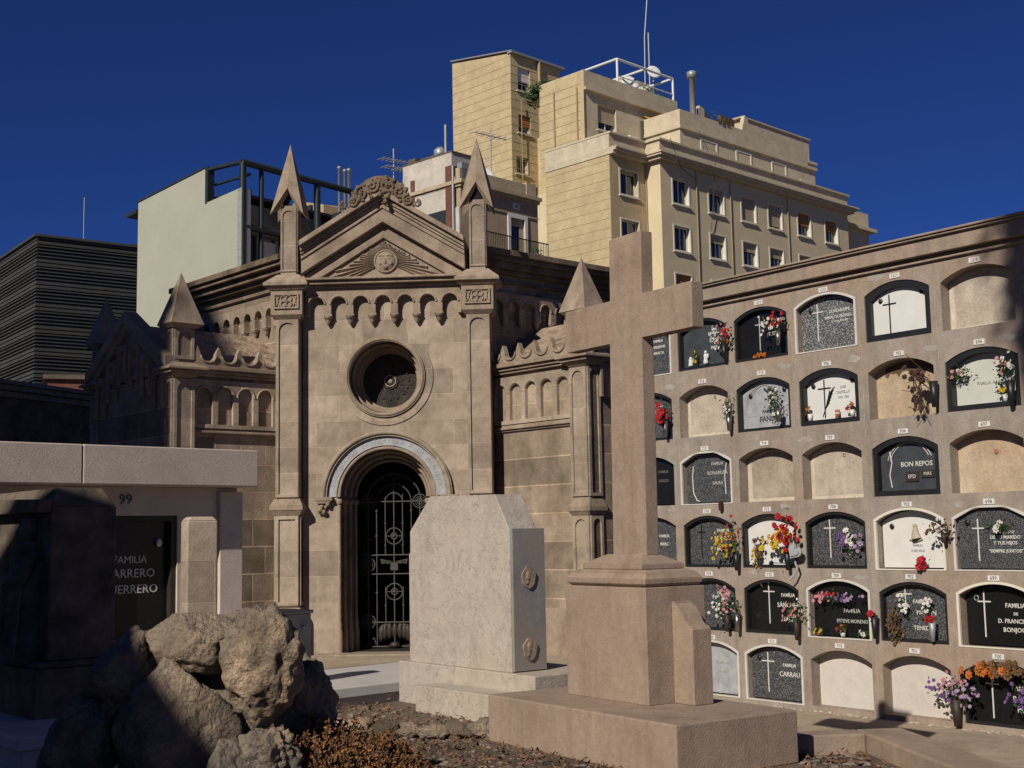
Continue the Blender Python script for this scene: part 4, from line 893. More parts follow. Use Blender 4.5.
# ---- monument with carved robed figure, left edge; shade deepened in its colour
dm = empty('dark_monument', (-2.98,8.35,0), -50, 'stone monument, its shade deepened in colour, with a robed figure in relief at the left edge', 'monument')
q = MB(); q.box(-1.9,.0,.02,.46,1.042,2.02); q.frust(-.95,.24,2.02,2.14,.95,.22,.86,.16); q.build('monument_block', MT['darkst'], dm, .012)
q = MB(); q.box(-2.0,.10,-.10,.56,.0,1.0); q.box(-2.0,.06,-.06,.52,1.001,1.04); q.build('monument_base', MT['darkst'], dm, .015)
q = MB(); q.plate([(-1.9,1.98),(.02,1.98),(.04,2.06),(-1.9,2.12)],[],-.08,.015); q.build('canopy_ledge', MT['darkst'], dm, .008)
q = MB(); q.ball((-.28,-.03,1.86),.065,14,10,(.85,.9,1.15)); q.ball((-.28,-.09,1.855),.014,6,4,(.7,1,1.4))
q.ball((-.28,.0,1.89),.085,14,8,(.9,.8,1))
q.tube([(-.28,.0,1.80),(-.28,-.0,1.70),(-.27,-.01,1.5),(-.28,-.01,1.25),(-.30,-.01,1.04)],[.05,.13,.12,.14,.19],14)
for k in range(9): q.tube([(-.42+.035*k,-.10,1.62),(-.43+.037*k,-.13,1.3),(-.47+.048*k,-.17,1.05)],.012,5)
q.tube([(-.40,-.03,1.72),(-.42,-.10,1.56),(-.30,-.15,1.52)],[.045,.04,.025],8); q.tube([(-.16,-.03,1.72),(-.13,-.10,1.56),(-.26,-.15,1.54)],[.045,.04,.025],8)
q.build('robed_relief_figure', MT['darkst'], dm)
gl = empty('marble_ledge', (-3.05,7.75,0), -50, 'blue grey marble tomb slab in shade at the lower left corner', 'tomb slab')
q = MB(); q.box(-2.2,.32,.05,.62,0,.62); q.box(-2.2,.36,.01,.66,.622,.70); q.build('slab', MT['marb'], gl, .01)
q = MB(); q.box(-1.5,.18,-.5,-.02,0,.46); q.build('lower_step', MT['marb'], gl, .01)
gb_ = empty('stone_block', (-2.36,15.2,0), 44, 'small grey stone block beside the mausoleum pillar, behind the boulders', 'stone block')
q = MB(); q.box(-.9,.0,0,.55,0,.93); q.box(-.92,.02,-.02,.57,.932,.97); q.build('block_body', MT['bluemarb'], gb_, .01)
q = MB(); q.ball((-.12,-.02,.78),.02,8,5); q.build('metal_stud', MT['alu'], gb_)
fs_ = empty('flat_tomb', (-1.72,13.25,0), 44, 'flat white marble tomb slab in front of the mausoleum door', 'tomb slab')
q = MB(); q.box(-1.7,2.6,.10,1.55,0,.19); q.build('tomb_kerb', MT['marb'], fs_, .01)
q = MB(); q.box(-1.8,2.7,.0,1.65,.192,.30); q.build('tomb_slab', MT['marb'], fs_, .012)
ks = empty('tomb_border', (1.925,7.62,BED), -83.5, 'low sandstone border of the gravel plot running off at the lower right', 'plot border')
q = MB(); q.box(0,5.5,0,.27,-.45,.11); q.build('long_kerb', MT['cross'], ks, .012)
q = MB(); q.box(-.0,.16,-.46,-.002,-.45,.11); q.box(.02,.40,.272,.36,-.53,.03); q.build('end_kerb', MT['cross'], ks, .012)

# ================================================================ boulders
rk = empty('rock_pile', (-2.2,8.8,0), 0, 'heap of rugged weathered limestone boulders, partly sunlit', 'rock pile'); raised(rk)
def boulder(c, r, sc, seed, rot=0, crag=.22, sub=5, name='boulder'):
    import bmesh
    bm = bmesh.new(); bmesh.ops.create_icosphere(bm, subdivisions=sub, radius=1)
    off = Vector((seed*3.1, seed*1.7, seed*5.3)); M = Matrix.Rotation(rot, 3, 'Y')
    rr_ = random.Random(seed*13+1); pls = []
    for _ in range(15):
        nv = Vector((rr_.gauss(0,1),rr_.gauss(0,1),rr_.gauss(0,1))).normalized(); pls.append((nv, rr_.uniform(.72,.98)))
    for v in bm.verts:
        d = v.co.normalized()
        cut = 1.12
        for nv, hh in pls:
            q_ = d.dot(nv)
            if q_ > .05: cut = min(cut, hh/q_)
        n1 = noise.noise(d*1.3+off)*.35
        vor = noise.voronoi(d*2.4+off)[0]; cr = -(1-min(1,(vor[1]-vor[0])*4))*.5
        n2 = noise.fractal(d*3.2+off, .9, 2.1, 5)*1.0
        rid = 1-abs(noise.noise(d*5.5+off*2))*2.2
        ledge = math.floor((d.z+.25*noise.noise(d*2+off))*4)/4 - d.z
        f_ = 1 + n1 + crag*(.55*n2 + .30*cr + .22*rid*abs(noise.noise(d*2+off*3))*2) - .06*ledge
        f_ = cut*(.80+.20*f_) + crag*(.38*n2 + .2*cr*1.2) + .012*noise.noise(d*17+off)
        p = d*f_*r
        p = M @ Vector((p.x*sc[0], p.y*sc[1], p.z*sc[2]))
        v.co = p + Vector(c)
        if v.co.z < -.06: v.co.z = -.06
    me = bpy.data.meshes.new(name); bm.to_mesh(me); bm.free()
    for p_ in me.polygons: p_.use_smooth = True
    me.materials.append(MT['rock2' if seed % 2 else 'rock'] if seed != 5 else MT['rock']); o = bpy.data.objects.new(name, me); col.objects.link(o); o.parent = rk
    return o
boulder((.06,.10,.52),.40,(1.45,.6,1.28),20,0,.2)             # core
boulder((-.02,-.20,.50),.40,(.95,.8,1.28),1,.12,.10)
boulder((.08,-.08,1.13),.235,(1.35,1.0,.82),2,.15,.16)
boulder((-.38,-.02,.95),.23,(.95,.9,1.40),3,.85,.26)
boulder((-.66,-.16,.44),.29,(.85,.9,1.3),4,.3,.20)
boulder((.60,-.36,1.00),.265,(.95,.9,1.25),5,-.15,.34)
boulder((.42,.20,1.20),.14,(1.4,1,.8),6,0,.3)
boulder((.74,.20,.62),.28,(.85,1,1.15),7,0,.28)
boulder((.66,-.50,.45),.17,(1.15,.9,1.05),8,.2,.38)
boulder((.40,-.48,.28),.22,(.9,.8,1.4),9,0,.14)
boulder((-.30,-.52,.12),.24,(1.2,.8,.9),10,0,.18)
boulder((.78,.05,.26),.22,(1,1,1),11,0,.25)
# ---- dry succulent bush
bu = empty('dry_shrub', (-1.42,8.75,0), 0, 'low rust brown succulent bush in front of the boulders', 'shrub'); raised(bu)
rnd = random.Random(5); lf = MB(); lf2 = MB(); stm = MB()
for k in range(950):
    a = rnd.uniform(0,2*math.pi); rr = math.sqrt(rnd.random()); x = .80*rr*math.cos(a)+.12; y = .50*rr*math.sin(a)
    zt_ = .50*math.sqrt(max(0,1-rr*rr))*rnd.uniform(.8,1.15)+.05+.05*noise.noise(Vector((x*4,y*4,3)))
    stm.tube([(x*.6,y*.6,0),(x*.85,y*.85,zt_*.6),(x,y,zt_)], .004, 4, cap=False)
    mb_ = lf if rnd.random()<.6 else lf2
    for m in range(13):
        d = Vector((rnd.gauss(0,1),rnd.gauss(0,1),rnd.gauss(.3,.9))).normalized(); p = Vector((x,y,zt_-rnd.random()*.10))+d*rnd.uniform(.0,.018)
        s_ = d.orthogonal().normalized()*rnd.uniform(.006,.011); L = rnd.uniform(.015,.034); u = d.cross(s_)
        mb_.add([p-s_*.5, p+s_*.5, p+d*L*.6+s_, p+d*L, p+d*L*.6-s_], [(0,1,2,3,4)])
        mb_.add([p-u*.5, p+u*.5, p+d*L*.6+u, p+d*L, p+d*L*.6-u], [(0,1,2,3,4)])
lf.build('leaves', MT['leafb'], bu); lf2.build('flower_heads', MT['leafd'], bu); stm.build('stems', MT['p_brown'], bu)
# ---- gravel and dead leaves
rnd = random.Random(9); gv = MB(); dl = MB(); gv2 = MB()
def onground(x, y):
    x /= K; y /= K
    # keep clear of the monuments standing on the soil
    P = Vector((x,y,0))
    for o, deg, bx_ in ((XO,-55.8,(-2.5,.1,-.02,1.3)),(CO,-52,(-.1,2.4,-.36,1.0))):
        l_ = Matrix.Rotation(R(-deg),3,'Z') @ (P-Vector(o)); 
        if bx_[0]<l_.x<bx_[1] and bx_[2]<l_.y<bx_[3]: return False
    return True
for k in range(9000):
    x = rnd.uniform(-1.7,2.4); y = rnd.uniform(5.8,10.3)
    if not onground(x,y): continue
    if x > 1.60+(7.6-y)*.12 and y > 7.55: continue
    if x > 1.88+(7.6-y)*.12: continue
    if y > 7.7 and (x-.65)*.788+(y-9.3)*.616 > -.55 : continue
    if x < -1.0 and y > 9.9: continue
    n_ = noise.noise(Vector((x*1.2,y*1.2,0)))
    if k % 3 == 0:
        s_ = rnd.uniform(.006,.02)*(1+max(0,n_)*1.2); (gv if rnd.random()<.5 else gv2).ball((x,y,BED+s_*.2), s_, 6, 4, (rnd.uniform(.8,1.6),rnd.uniform(.8,1.4),.55), rough=.5, smooth=False)
    else:
        s_ = rnd.uniform(.010,.034); a = rnd.uniform(0,6.28); d = Vector((math.cos(a),math.sin(a),rnd.uniform(-.3,.5))); e = Vector((-math.sin(a),math.cos(a),rnd.uniform(-.4,.4)))*.55; p = Vector((x,y,BED+.012+rnd.random()*.02))
        dl.add([p-d*s_, p-e*s_*.6+d*s_*.1, p+d*s_+Vector((0,0,.01)), p+e*s_*.7], [(0,1,2),(0,2,3)])
tag(gv.build('gravel', MT['peb']), kind='stuff'); tag(gv2.build('dark_gravel', MT['soil']), kind='stuff'); tag(dl.build('fallen_leaves', MT['leafd']), kind='stuff')
# raised bed edge behind the bush
eb = empty('garden_edging', (-1.0,11.9,0), -8, 'rough dark stone edging of the gravel bed in front of the white tomb slab', 'stone edging'); raised(eb)
for k in range(9):
    q = MB(); q.ball((-.85+.22*k, .03*math.sin(k*2.1), .06), .15, 14, 9, (1.0,.6,.55+.15*math.sin(k)), rough=.7); q.build('edge_stone', MT['rock'] if k%3 else MT['soil'], eb)
# rubble at the foot of the niche wall
tr = MB()
for k in range(90):
    u = rnd.uniform(.9,4.2); yy = -rnd.uniform(.01,.10); s_ = rnd.uniform(.006,.022); tr.ball(NM @ Vector((u,yy,s_*.4)), s_, 6, 4, (1.3,1,.6), rough=.5, smooth=False)
tag(tr.build('plaster_crumbs', MT['plast']), kind='stuff')

# ================================================================ unseen masses added behind the camera to throw the shade
ob = empty('tall_shade_caster', (-21.5,-8.0,0), 0, 'tall plain block added unseen behind the camera to shade the far left', 'building')  # added out of view; keeps sun off the far-left walls
q = MB(); q.box(-14,0,0,8,0,26); q.box(-14.2,.0,-.2,8.2,26,26.3); q.build('block_wall', MT['niche'], ob)
pt = empty('shade_caster', (-5.9,-2.0,0), 0, 'two plain stone blocks added unseen behind the camera to shade the left foreground', 'shade_caster')  # added out of view; stepped to shade the monument and left boulders
q = MB(); q.box(-9,-1.8,0,2.0,0,8.6); q.build('caster_wall', MT['sandw'], pt); q = MB(); q.box(-1.79,0,0,2,0,6.6); q.build('low_caster_wall', MT['sandw'], pt)
tr_ = empty('shade_tree', (-2.75,-3.7,0), 0, 'tall round-crowned pine added unseen behind the camera to shade the niche wall', 'pine tree')  # added out of view; its crown darkens the niche wall's upper right
q = MB(); q.tube([(0,0,0),(.1,.05,5),(.0,.1,10),(.05,0,13.6)],[.28,.24,.2,.1],12); q.build('trunk', MT['p_brown'], tr_)
q = MB(); CZ = 15.0
for k in range(26):
    d = Vector((rnd.gauss(0,1),rnd.gauss(0,1),rnd.gauss(0,1))).normalized(); q.ball((d.x*.9,d.y*.9,CZ+d.z*.9), rnd.uniform(.7,.9), 14, 10, rough=.5, smooth=False)
for k in range(1500):
    d = Vector((rnd.gauss(0,1),rnd.gauss(0,1),rnd.gauss(0,1))).normalized(); p = Vector((0,0,CZ))+d*rnd.uniform(1.3,1.9); e = Vector((rnd.gauss(0,1),rnd.gauss(0,1),rnd.gauss(0,1))).normalized()*.12; f_ = e.orthogonal().normalized()*.06
    q.add([p-e,p+f_,p+e,p-f_],[(0,1,2,3)])
q.build('crown', MT['leaf'], tr_)
# ================================================================ cemetery block behind, left
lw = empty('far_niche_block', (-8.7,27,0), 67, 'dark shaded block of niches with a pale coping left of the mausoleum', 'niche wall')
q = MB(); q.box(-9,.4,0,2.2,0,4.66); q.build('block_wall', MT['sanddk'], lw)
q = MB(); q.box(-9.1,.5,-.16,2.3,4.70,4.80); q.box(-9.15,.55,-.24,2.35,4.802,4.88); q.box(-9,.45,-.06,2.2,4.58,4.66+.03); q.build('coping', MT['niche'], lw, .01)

# ================================================================ windows
def window(par, x, z0, z1, w, y, shutter=None, sh=.5, name='window', split=True, M=None, rv=True, depth=.22):
    q = MB()
    if rv: q.plate(rect(x-w/2-.12,x+w/2+.12,z0-.10,z1+.10),[rect(x-w/2+.02,x+w/2-.02,z0+.02,z1-.02)],y-.04,y+depth-.02,M=M)
    q.box(x-w/2-.16,x+w/2+.16,y-.12,y+.02,z0-.16,z0-.102,M=M)
    f = q.build(name, MT['rev'], par)
    q = MB(); q.box(x-w/2,x+w/2,y+depth+.02,y+depth+.05,z0,z1,M=M); q.build('pane', MT['glass'], f)
    q = MB(); q.plate(rect(x-w/2,x+w/2,z0,z1),[rect(x-w/2+.09,x-.04,z0+.09,z1-.07),rect(x+.04,x+w/2-.09,z0+.09,z1-.07)],y+depth-.03,y+depth+.015,M=M); q.build('casement', MT['wfr'], f)
    if shutter:
        q = MB(); zz = z1-(z1-z0)*sh; n = max(2,int((z1-zz)/.12))
        for k in range(n): q.box(x-w/2+.03,x+w/2-.03,y+depth-.10,y+depth-.05,zz+(z1-zz)*k/n+.01,zz+(z1-zz)*(k+1)/n,M=M)
        q.build('roller_shutter', MT[shutter], f)
    return f
# ================================================================ yellow stepped apartment block
YO = (8.985,75,0)
yb = empty('yellow_apartment_block', YO, 44, 'large yellow apartment block with stepped roof terraces behind the niche wall', 'apartment block')
xs = [1.87,5.35,8.7,11.6,14.95,18.25]; zr = [(21.27,22.80),(18.42,19.88),(15.45,16.97),(12.5,14.0),(9.5,11.0)]
holes = [rect(x-.75,x+.75,a,b) for x in xs for a,b in zr]
q = MB(); q.plate(rect(0,20.4,0,23.6), holes, 0, .25); q.box(.0,20.4,.25,14,0,23.6); q.build('front_wall', MT['yel'], yb)
shm = {0:[(None,0),('shut',.25),('shut',.95),('shut',.9),('shuto',.55),('shuto',.5)],1:[(None,0),('shut',.35),('shut',.4),('shut',.4),('shut',.5),(None,0)],2:[('shuto',.85),(None,0),('shut',.5),(None,0),('shut',.4),(None,0)]}
for i, x in enumerate(xs):
    for j, (a, b) in enumerate(zr[:4]):
        s_ = shm.get(j, shm[1])[i]; 
        q = window(yb, x, a, b, 1.5, 0, s_[0], s_[1], rv=False)
        rv_ = MB(); rv_.plate(rect(x-.86,x+.86,a-.08,b+.08),[rect(x-.75,x+.75,a,b)],-.03,-.002); rv_.box(x+.735,x+.748,-.002,.24,a,b); rv_.box(x-.748,x-.735,-.002,.24,a,b); rv_.build('surround', MT['rev'], q)
# left part of the facade, one step back
q = MB(); q.plate(rect(-3.25,.001,0,23.9),[rect(-2.35,-.80,21.45,22.90),rect(-2.35,-.80,18.45,19.93),rect(-2.35,-.80,15.5,16.95)],1.1,1.35); q.box(-3.25,-.0,1.35,6.3,0,23.95); q.build('side_wing_wall', MT['yels'], yb)
for j,(a,b) in enumerate(((21.45,22.90),(18.45,19.93),(15.5,16.95))):
    q = window(yb,-1.575,a,b,1.55,1.1,'shut' if j==0 else None,.15,rv=False); rv_ = MB(); rv_.plate(rect(-2.46,-.69,a-.08,b+.08),[rect(-2.35,-.80,a,b)],1.07,1.098); rv_.build('surround', MT['rev'], q)
q = MB()
for k in range(22):
    z = 24.4-k*.57; q.box(-3.262,-3.25,1.12,6.3,z,z+.025)
q.build('siding_seams', MT['seam'], yb)
# stepped cornice following the corner
def ledge(mb, z0, z1, d):
    mb.prism([(-3.25-min(d,.05),6.3),(-3.25-min(d,.05),1.1-d),(0-d,1.1-d),(0-d,0-d),(20.4+d,-d),(20.4+d,14),(3,14),(3,6.3)], z0, z1)
q = MB(); ledge(q,23.62,23.80,.35); ledge(q,23.805,23.92,.55); ledge(q,23.925,24.02,.62); ledge(q,24.025,24.86,.02); ledge(q,24.865,24.97,.16)
q.build('main_cornice', MT['cream'], yb)
q = MB(); q.prism([(20.41,1.2),(25.2,1.2),(25.2,14),(20.41,14)],0,23.2); q.prism([(20.42,.8),(25.7,.8),(25.7,14),(20.42,14)],23.2,23.45); q.prism([(20.45,1.2),(25.2,1.2),(25.2,14),(20.45,14)],23.45,24.6); q.build('right_wing', MT['yel'], yb)
# penthouse 1
q = MB(); q.prism([(3.9,1.5),(18.9,1.5),(18.9,13),(3.9,13)],24.9,26.75); q.build('penthouse_wall', MT['cream'], yb)
q = MB(); q.prism([(3.75,1.35),(19.0,1.35),(19.0,13),(3.75,13)],26.75,26.95); q.prism([(3.8,1.4),(17.9,1.4),(17.9,1.6),(4.0,1.6),(4.0,9),(3.8,9)],26.95,27.95); q.build('penthouse_parapet', MT['cream'], yb)
for x,w in ((6.8,1.5),(10.5,1.5),(14.5,1.5)): window(yb,x,25.2,26.45,w,1.5,None,rv=True,depth=.1)
q = MB(); q.prism([(14.2,4),(22.2,4),(22.2,13),(14.2,13)],26.95,30.2); q.prism([(9,5),(14.2,5),(14.2,13),(9,13)],26.95,29.6); q.prism([(20.4,3.6),(22.6,3.6),(22.6,13),(20.4,13)],28.3,28.5); q.prism([(13.9,3.9),(22.3,3.9),(22.3,13),(13.9,13)],30.2,30.3); q.build('upper_terrace_wall', MT['cream'], yb)
q = MB(); q.plate([(8.2,27.5),(11.6,27.5),(10.8,28.5),(9.8,28.7),(9.0,29.2),(8.6,29.5),(8.2,29.6)],[],3.2,3.5); q.plate([(12.4,27.5),(14.0,27.5),(13.5,29.9),(13.2,30.0)],[],3.2,3.5); q.build('curved_terrace_screen', MT['cream'], yb)
q = MB(); q.box(10.9,12.4,3.5,3.8,27.5,29.6); q.build('brown_awning', MT['brickred'], yb)
q = MB(); q.lathe([(.2,0),(.2,3.7),(.32,3.72),(.32,4.1),(.1,4.2)],(6.2,2.2,27.0),14); q.tube([(6.75,2.2,27.0),(6.75,2.2,28.8)],.12,8); q.build('flue', MT['alu'], yb)
# top left volume
q = MB(); q.plate(rect(-1.66,7.4,24.9,28.75),[rect(-.35,1.35,26.6,28.15)],4.5,4.8); q.prism([(-1.66,4.8),(8.2,4.8),(8.2,8.2),(-1.66,8.2)],24.9,28.75); q.build('top_storey_wall', MT['cream'], yb)
window(yb,.5,26.6,28.15,1.7,4.5,'shut',.7,rv=False)
q = MB(); q.prism([(-1.66,4.25),(7.6,4.25),(7.6,8.2),(-1.66,8.2)],28.75,28.9); q.prism([(-1.66,4.4),(7.4,4.4),(7.4,8.2),(-1.66,8.2)],28.9,30.0); q.build('top_storey_parapet', MT['cream'], yb)
q = MB(); q.box(-1.68,-1.662,4.42,8.2,24.0,29.95); q.build('siding_face', MT['yels'], yb)
q = MB()
for k in range(9): q.box(-1.695,-1.682,4.7,8.2,24.6+k*.57,24.625+k*.57)
q.tube([(-1.75,6.9,24.2),(-1.75,6.9,29.2)],.05,6); q.tube([(-1.75,4.95,24.8),(-1.75,4.95,29.0)],.05,6); q.build('siding_cables', MT['seam'], yb)
q = MB(); q.box(-.9,3.2,4.0,4.5,25.75,25.9); q.box(-.9,-.8,3.4,4.5,25.2,25.9); q.build('balcony_ledge', MT['cream'], yb)
q = MB(); q.add([(4.0,4.45,28.3),(7.4,4.45,28.5),(7.4,3.5,27.9),(4.0,3.5,27.75),(4.0,4.45,28.25),(7.4,4.45,28.45),(7.4,3.5,27.85),(4.0,3.5,27.7)],[(0,1,2,3),(7,6,5,4),(3,2,6,7),(0,3,7,4),(1,5,6,2)]); q.build('awning', MT['awn'], yb)
q = MB(); q.box(3.7,3.95,4.3,4.5,26.0,27.9); q.build('dark_pipe', MT['office'], yb)
# tower
q = MB(); q.plate([(-.5,0),(4.2,0),(4.2,33.5),(-.5,33.5)],[rect(.15,1.3,31.2,32.7),rect(.15,1.3,28.3,29.5),rect(-.1,1.0,25.5,26.6)],12,12.25)
q.box(-.5,4.2,12.25,17.8,0,33.5); q.add([(-.5,12,33.5),(-.5,17.8,33.5),(-.5,17.8,34.4),(4.2,12,33.5),(4.2,17.8,33.5),(4.2,17.8,34.4)],[(0,2,1),(3,4,5),(0,3,5,2),(1,2,5,4)])
q.build('tower_wall', MT['yels'], yb)
q = MB()
for k in range(20):
    z = 33.3-k*.58; q.box(-.514,-.5,12.0,17.8,z,z+.025)
    if k<18: q.box(-.5,4.2,11.988,12.0,z,z+.025)
q.tube([(2.05,11.85,22.5),(2.05,11.85,33.6)],.11,8); q.tube([(.25,11.8,30.4),(.25,11.8,25)],.03,6); q.build('siding_seams', MT['seam'], yb)
window(yb,.72,31.2,32.7,1.15,12,'wfr',.6,rv=False); window(yb,.72,28.3,29.5,1.15,12,'shuto',.6,rv=False); window(yb,.45,25.5,26.6,1.1,12,None,rv=False)
q = MB(); q.box(-.6,4.5,11.75,12.2,33.5,33.62); q.add([(-.6,11.8,33.6),(4.4,11.8,33.6),(4.4,17.9,34.55),(-.6,17.9,34.55),(-.6,11.8,33.68),(4.4,11.8,33.68),(4.4,17.9,34.63),(-.6,17.9,34.63)],[(3,2,1,0),(4,5,6,7),(0,1,5,4),(1,2,6,5),(2,3,7,6),(3,0,4,7)]); q.build('tower_eave', MT['alu'], yb)
q = MB(); q.box(1.9,3.9,9.2,12,22,28.2); q.build('tower_annexe', MT['yels'], yb)
for z in (26.2,23.6): window(yb,2.6,z,z+1.1,.8,9.2,None,depth=.1)
YM = Matrix.Translation(YO) @ Matrix.Rotation(R(44),4,'Z')
def yloc(x,y,z): return tuple(YM @ Vector((x,y,z)))
for i,(x,za,zb_) in enumerate(((3.35,4,23.5),(6.75,4,23.5),(13.0,8,23.5),(-.1,10,24))):
    q = MB(); q.tube([(x,-.06 if x>0 else 1.02,za),(x,-.06 if x>0 else 1.02,zb_)], .03, 6); q.build('downpipe' if i<3 else 'facade_cable', MT['seam'], yb)
for x,y,z in ((5.3,1.1,25.0),(12.6,1.1,25.0),(16.5,1.1,25.05),(2.2,4.1,26.0)):
    q = MB(); q.box(x,x+.8,y,y+.3,z,z+.6); q.lathe([(.001,0),(.22,0),(.22,.02),(.001,.02)],n=14,M=Matrix.Translation((x+.4,y-.001,z+.3))@Matrix.Rotation(R(90),4,'X')); q.build('air_conditioner', MT['rev'], yb)
q = MB(); q.tube([(.3,-.58,24.9),(1.6,-.3,23.4),(3.2,-.1,23.0)],.02,5); q.tube([(5.6,1.3,26.9),(5.4,.9,25.8),(5.0,-.4,25.0),(4.6,-.1,20)],.02,5); q.build('loose_cable', MT['office'], yb)
# roof furniture of the block
rf = empty('roof_pergola', yloc(-.2,5.2,30), 44, 'white metal pergola frame on the top terrace', 'pergola')
q = MB()
for x,y in ((2.6,0),(8.2,0),(8.2,4),(2.6,4)): q.tube([(x,y,0),(x,y,1.9)],.08,6)
for a,b in (((2.6,0),(8.2,0)),((8.2,0),(8.2,4)),((8.2,4),(2.6,4)),((2.6,4),(2.6,0)),((5.4,0),(5.4,4))): q.tube([(*a,1.9),(*b,1.9)],.08,6)
q.tube([(2.6,0,.8),(8.2,0,.8)],.04,6); q.build('frame', MT['wpaint'], rf)
rf = empty('stair_hut', yloc(5.6,7.5,30), 44, 'small yellow rooftop hut beneath the mast', 'roof hut')
q = MB(); q.box(0,3.2,0,3,-.1,2.2); q.build('hut_wall', MT['cream'], rf)
def mast(loc, h_, lab, arms=(), bend=0, t=.035):
    m = empty('antenna', loc, 44, lab, 'antenna'); q = MB()
    q.tube([(0,0,0),(bend*.15,0,h_*.5),(bend,0,h_)], t, 6)
    for z, w_, n in arms:
        q.tube([(-w_/2,0,z),(w_/2,0,z+.05)], t*.8, 5)
        for k in range(n): q.tube([(-w_/2+w_*k/(n-1),-.35,z+.05*k/(n-1)),(-w_/2+w_*k/(n-1),.35,z+.05*k/(n-1))], t*.55, 5)
    q.build('mast_and_rods', MT['alu'], m); return m
mast(yloc(7.9,7.5,31.9), 7.2, 'tall thin curved radio mast above the top terrace', bend=.6, t=.05)
mast(yloc(8.4,7.5,31.9), 4.0, 'short thin rod antenna beside the tall curved mast', t=.06)
def dish(loc, r, lab):
    d = empty('satellite_dish', loc, 20, lab, 'satellite dish'); q = MB()
    Md = Matrix.Translation((0,0,r*1.3)) @ Matrix.Rotation(R(70),4,'X')
    q.lathe([(.001,-r*.25),(r*.5,-r*.18),(r,0),(r*.97,.03),(r*.45,-r*.14),(.001,-r*.2)], n=18, M=Md); q.tube([(0,.1,0),(0,.1,r*1.3)],.05,6); q.tube([(0,-.1,r*.8),(0,-r*.9,r*1.1)],.03,5); q.build('reflector', MT['wpaint'], d)
dish(yloc(4.1,5.6,30.0),.60,'large white satellite dish under the pergola'); dish(yloc(7.4,6.3,31.9),.5,'white satellite dish at the foot of the tall mast'); dish(yloc(5.7,5.9,30.2),.38,'smaller dish beside the rooftop hut')
# terrace plants
tp_ = empty('terrace_plants', yloc(-1.0,8.4,29.2), 44, 'green potted bushes on the terrace beside the yellow tower', 'bush')
q = MB(); rnd = random.Random(3)
for k in range(2600):
    ci = rnd.choice([(0,0,1.0,.75),(.9,-1.3,.9,.5),(2.0,-2.4,.8,.4),(.2,1.0,.9,.8)])
    d = Vector((rnd.gauss(0,1),rnd.gauss(0,1),rnd.gauss(0,1))).normalized()*rnd.random()**.4
    p = Vector((ci[0]+d.x*ci[3]*1.1, ci[1]+d.y*ci[3]*1.1, ci[2]*.7+d.z*ci[3])); e = Vector((rnd.gauss(0,1),rnd.gauss(0,1),rnd.gauss(0,1))).normalized()*.14; f_ = e.orthogonal().normalized()*.07
    q.add([p-e,p+f_,p+e,p-f_],[(0,1,2,3)])
q.build('leaves', MT['leaf'], tp_); q = MB()
for x,y in ((0,0),(.9,-1.3),(2,-2.4)): q.lathe([(.001,0),(.22,0),(.3,.5),(.26,.5)],(x,y,0),10)
q.build('pots', MT['terra'], tp_)
for i,(x,w_) in enumerate(((5.2,1.2),(8.2,1.0))):
    tq = empty('terrace_plant', yloc(x,4.7 if i==0 else 1.5,30 if i==0 else 27.95), 44, ('row of small plants on the top parapet' if i==0 else 'small dark shrub on the lower terrace parapet'), 'plant')
    q = MB()
    for k in range(160):
        p = Vector((rnd.uniform(-w_,w_),rnd.uniform(-.2,.2),rnd.random()**2*.6)); e = Vector((rnd.gauss(0,1),rnd.gauss(0,1),rnd.gauss(0,1))).normalized()*.10; f_ = e.orthogonal().normalized()*.05
        q.add([p-e,p+f_,p+e,p-f_],[(0,1,2,3)])
    q.build('leaves', MT['leaf'], tq)

# ================================================================ low ochre house with a balcony
oh = empty('ochre_house', (-2.334,60,0), 46, 'ochre house with an iron balcony and a pale plaster side wall', 'house')
q = MB(); q.plate(rect(.1,5.45,0,18.2),[rect(3.45,4.45,15.27,17.25)],0,.3); q.box(.1,5.45,.3,7,0,18.2); q.build('house_wall', MT['ochre'], oh)
q = MB(); q.box(.0,5.5,-.12,7,18.2,18.32); q.box(-.1,5.5,-.28,7,18.325,18.5); q.box(.05,5.45,-.02,.3,18.5,19.1); q.box(4.6,5.3,-.06,.34,18.5,19.2); q.box(.05,5.45,-.05,.02,17.42,17.5); q.build('cornice', MT['corn'], oh)
q = MB(); q.plate(rect(3.25,4.65,15.27,17.45),[rect(3.45,4.45,15.27,17.25)],-.06,-.002); q.plate(rect(3.62,4.12,17.72,18.02),[circ(.1,17.87,3.87,12)],-.05,-.002); wd = q.build('door_surround', MT['wfr'], oh)
q = MB(); q.box(3.45,4.45,.2,.25,15.27,17.25); q.build('balcony_door', MT['glass'], wd); q = MB(); q.box(4.18,4.42,.10,.18,15.27,16.9); q.box(3.47,4.43,.1,.18,16.9,17.24); q.build('door_curtain', MT['shut'], wd)
q = MB(); q.box(1.0,5.4,-.75,0,15.0,15.22); q.build('balcony_floor', MT['corn'], oh)
q = MB()
for k in range(37): q.box(1.05+k*.12,1.07+k*.12,-.74,-.72,15.22,16.02)
q.box(1.0,5.4,-.75,-.71,16.02,16.07); q.box(1.0,5.4,-.75,-.71,15.25,15.28); q.build('balcony_railing', MT['frame'], oh)
q = MB()
for k in range(60):
    p = Vector((rnd.uniform(4.5,5.2),rnd.uniform(-.6,-.3),15.25+rnd.random()*.6)); e = Vector((rnd.gauss(0,1),rnd.gauss(0,1),rnd.gauss(0,1))).normalized()*.12; f_ = e.orthogonal().normalized()*.05; q.add([p-e,p+f_,p+e,p-f_],[(0,1,2,3)])
q.build('balcony_plant', MT['leaf'], oh)
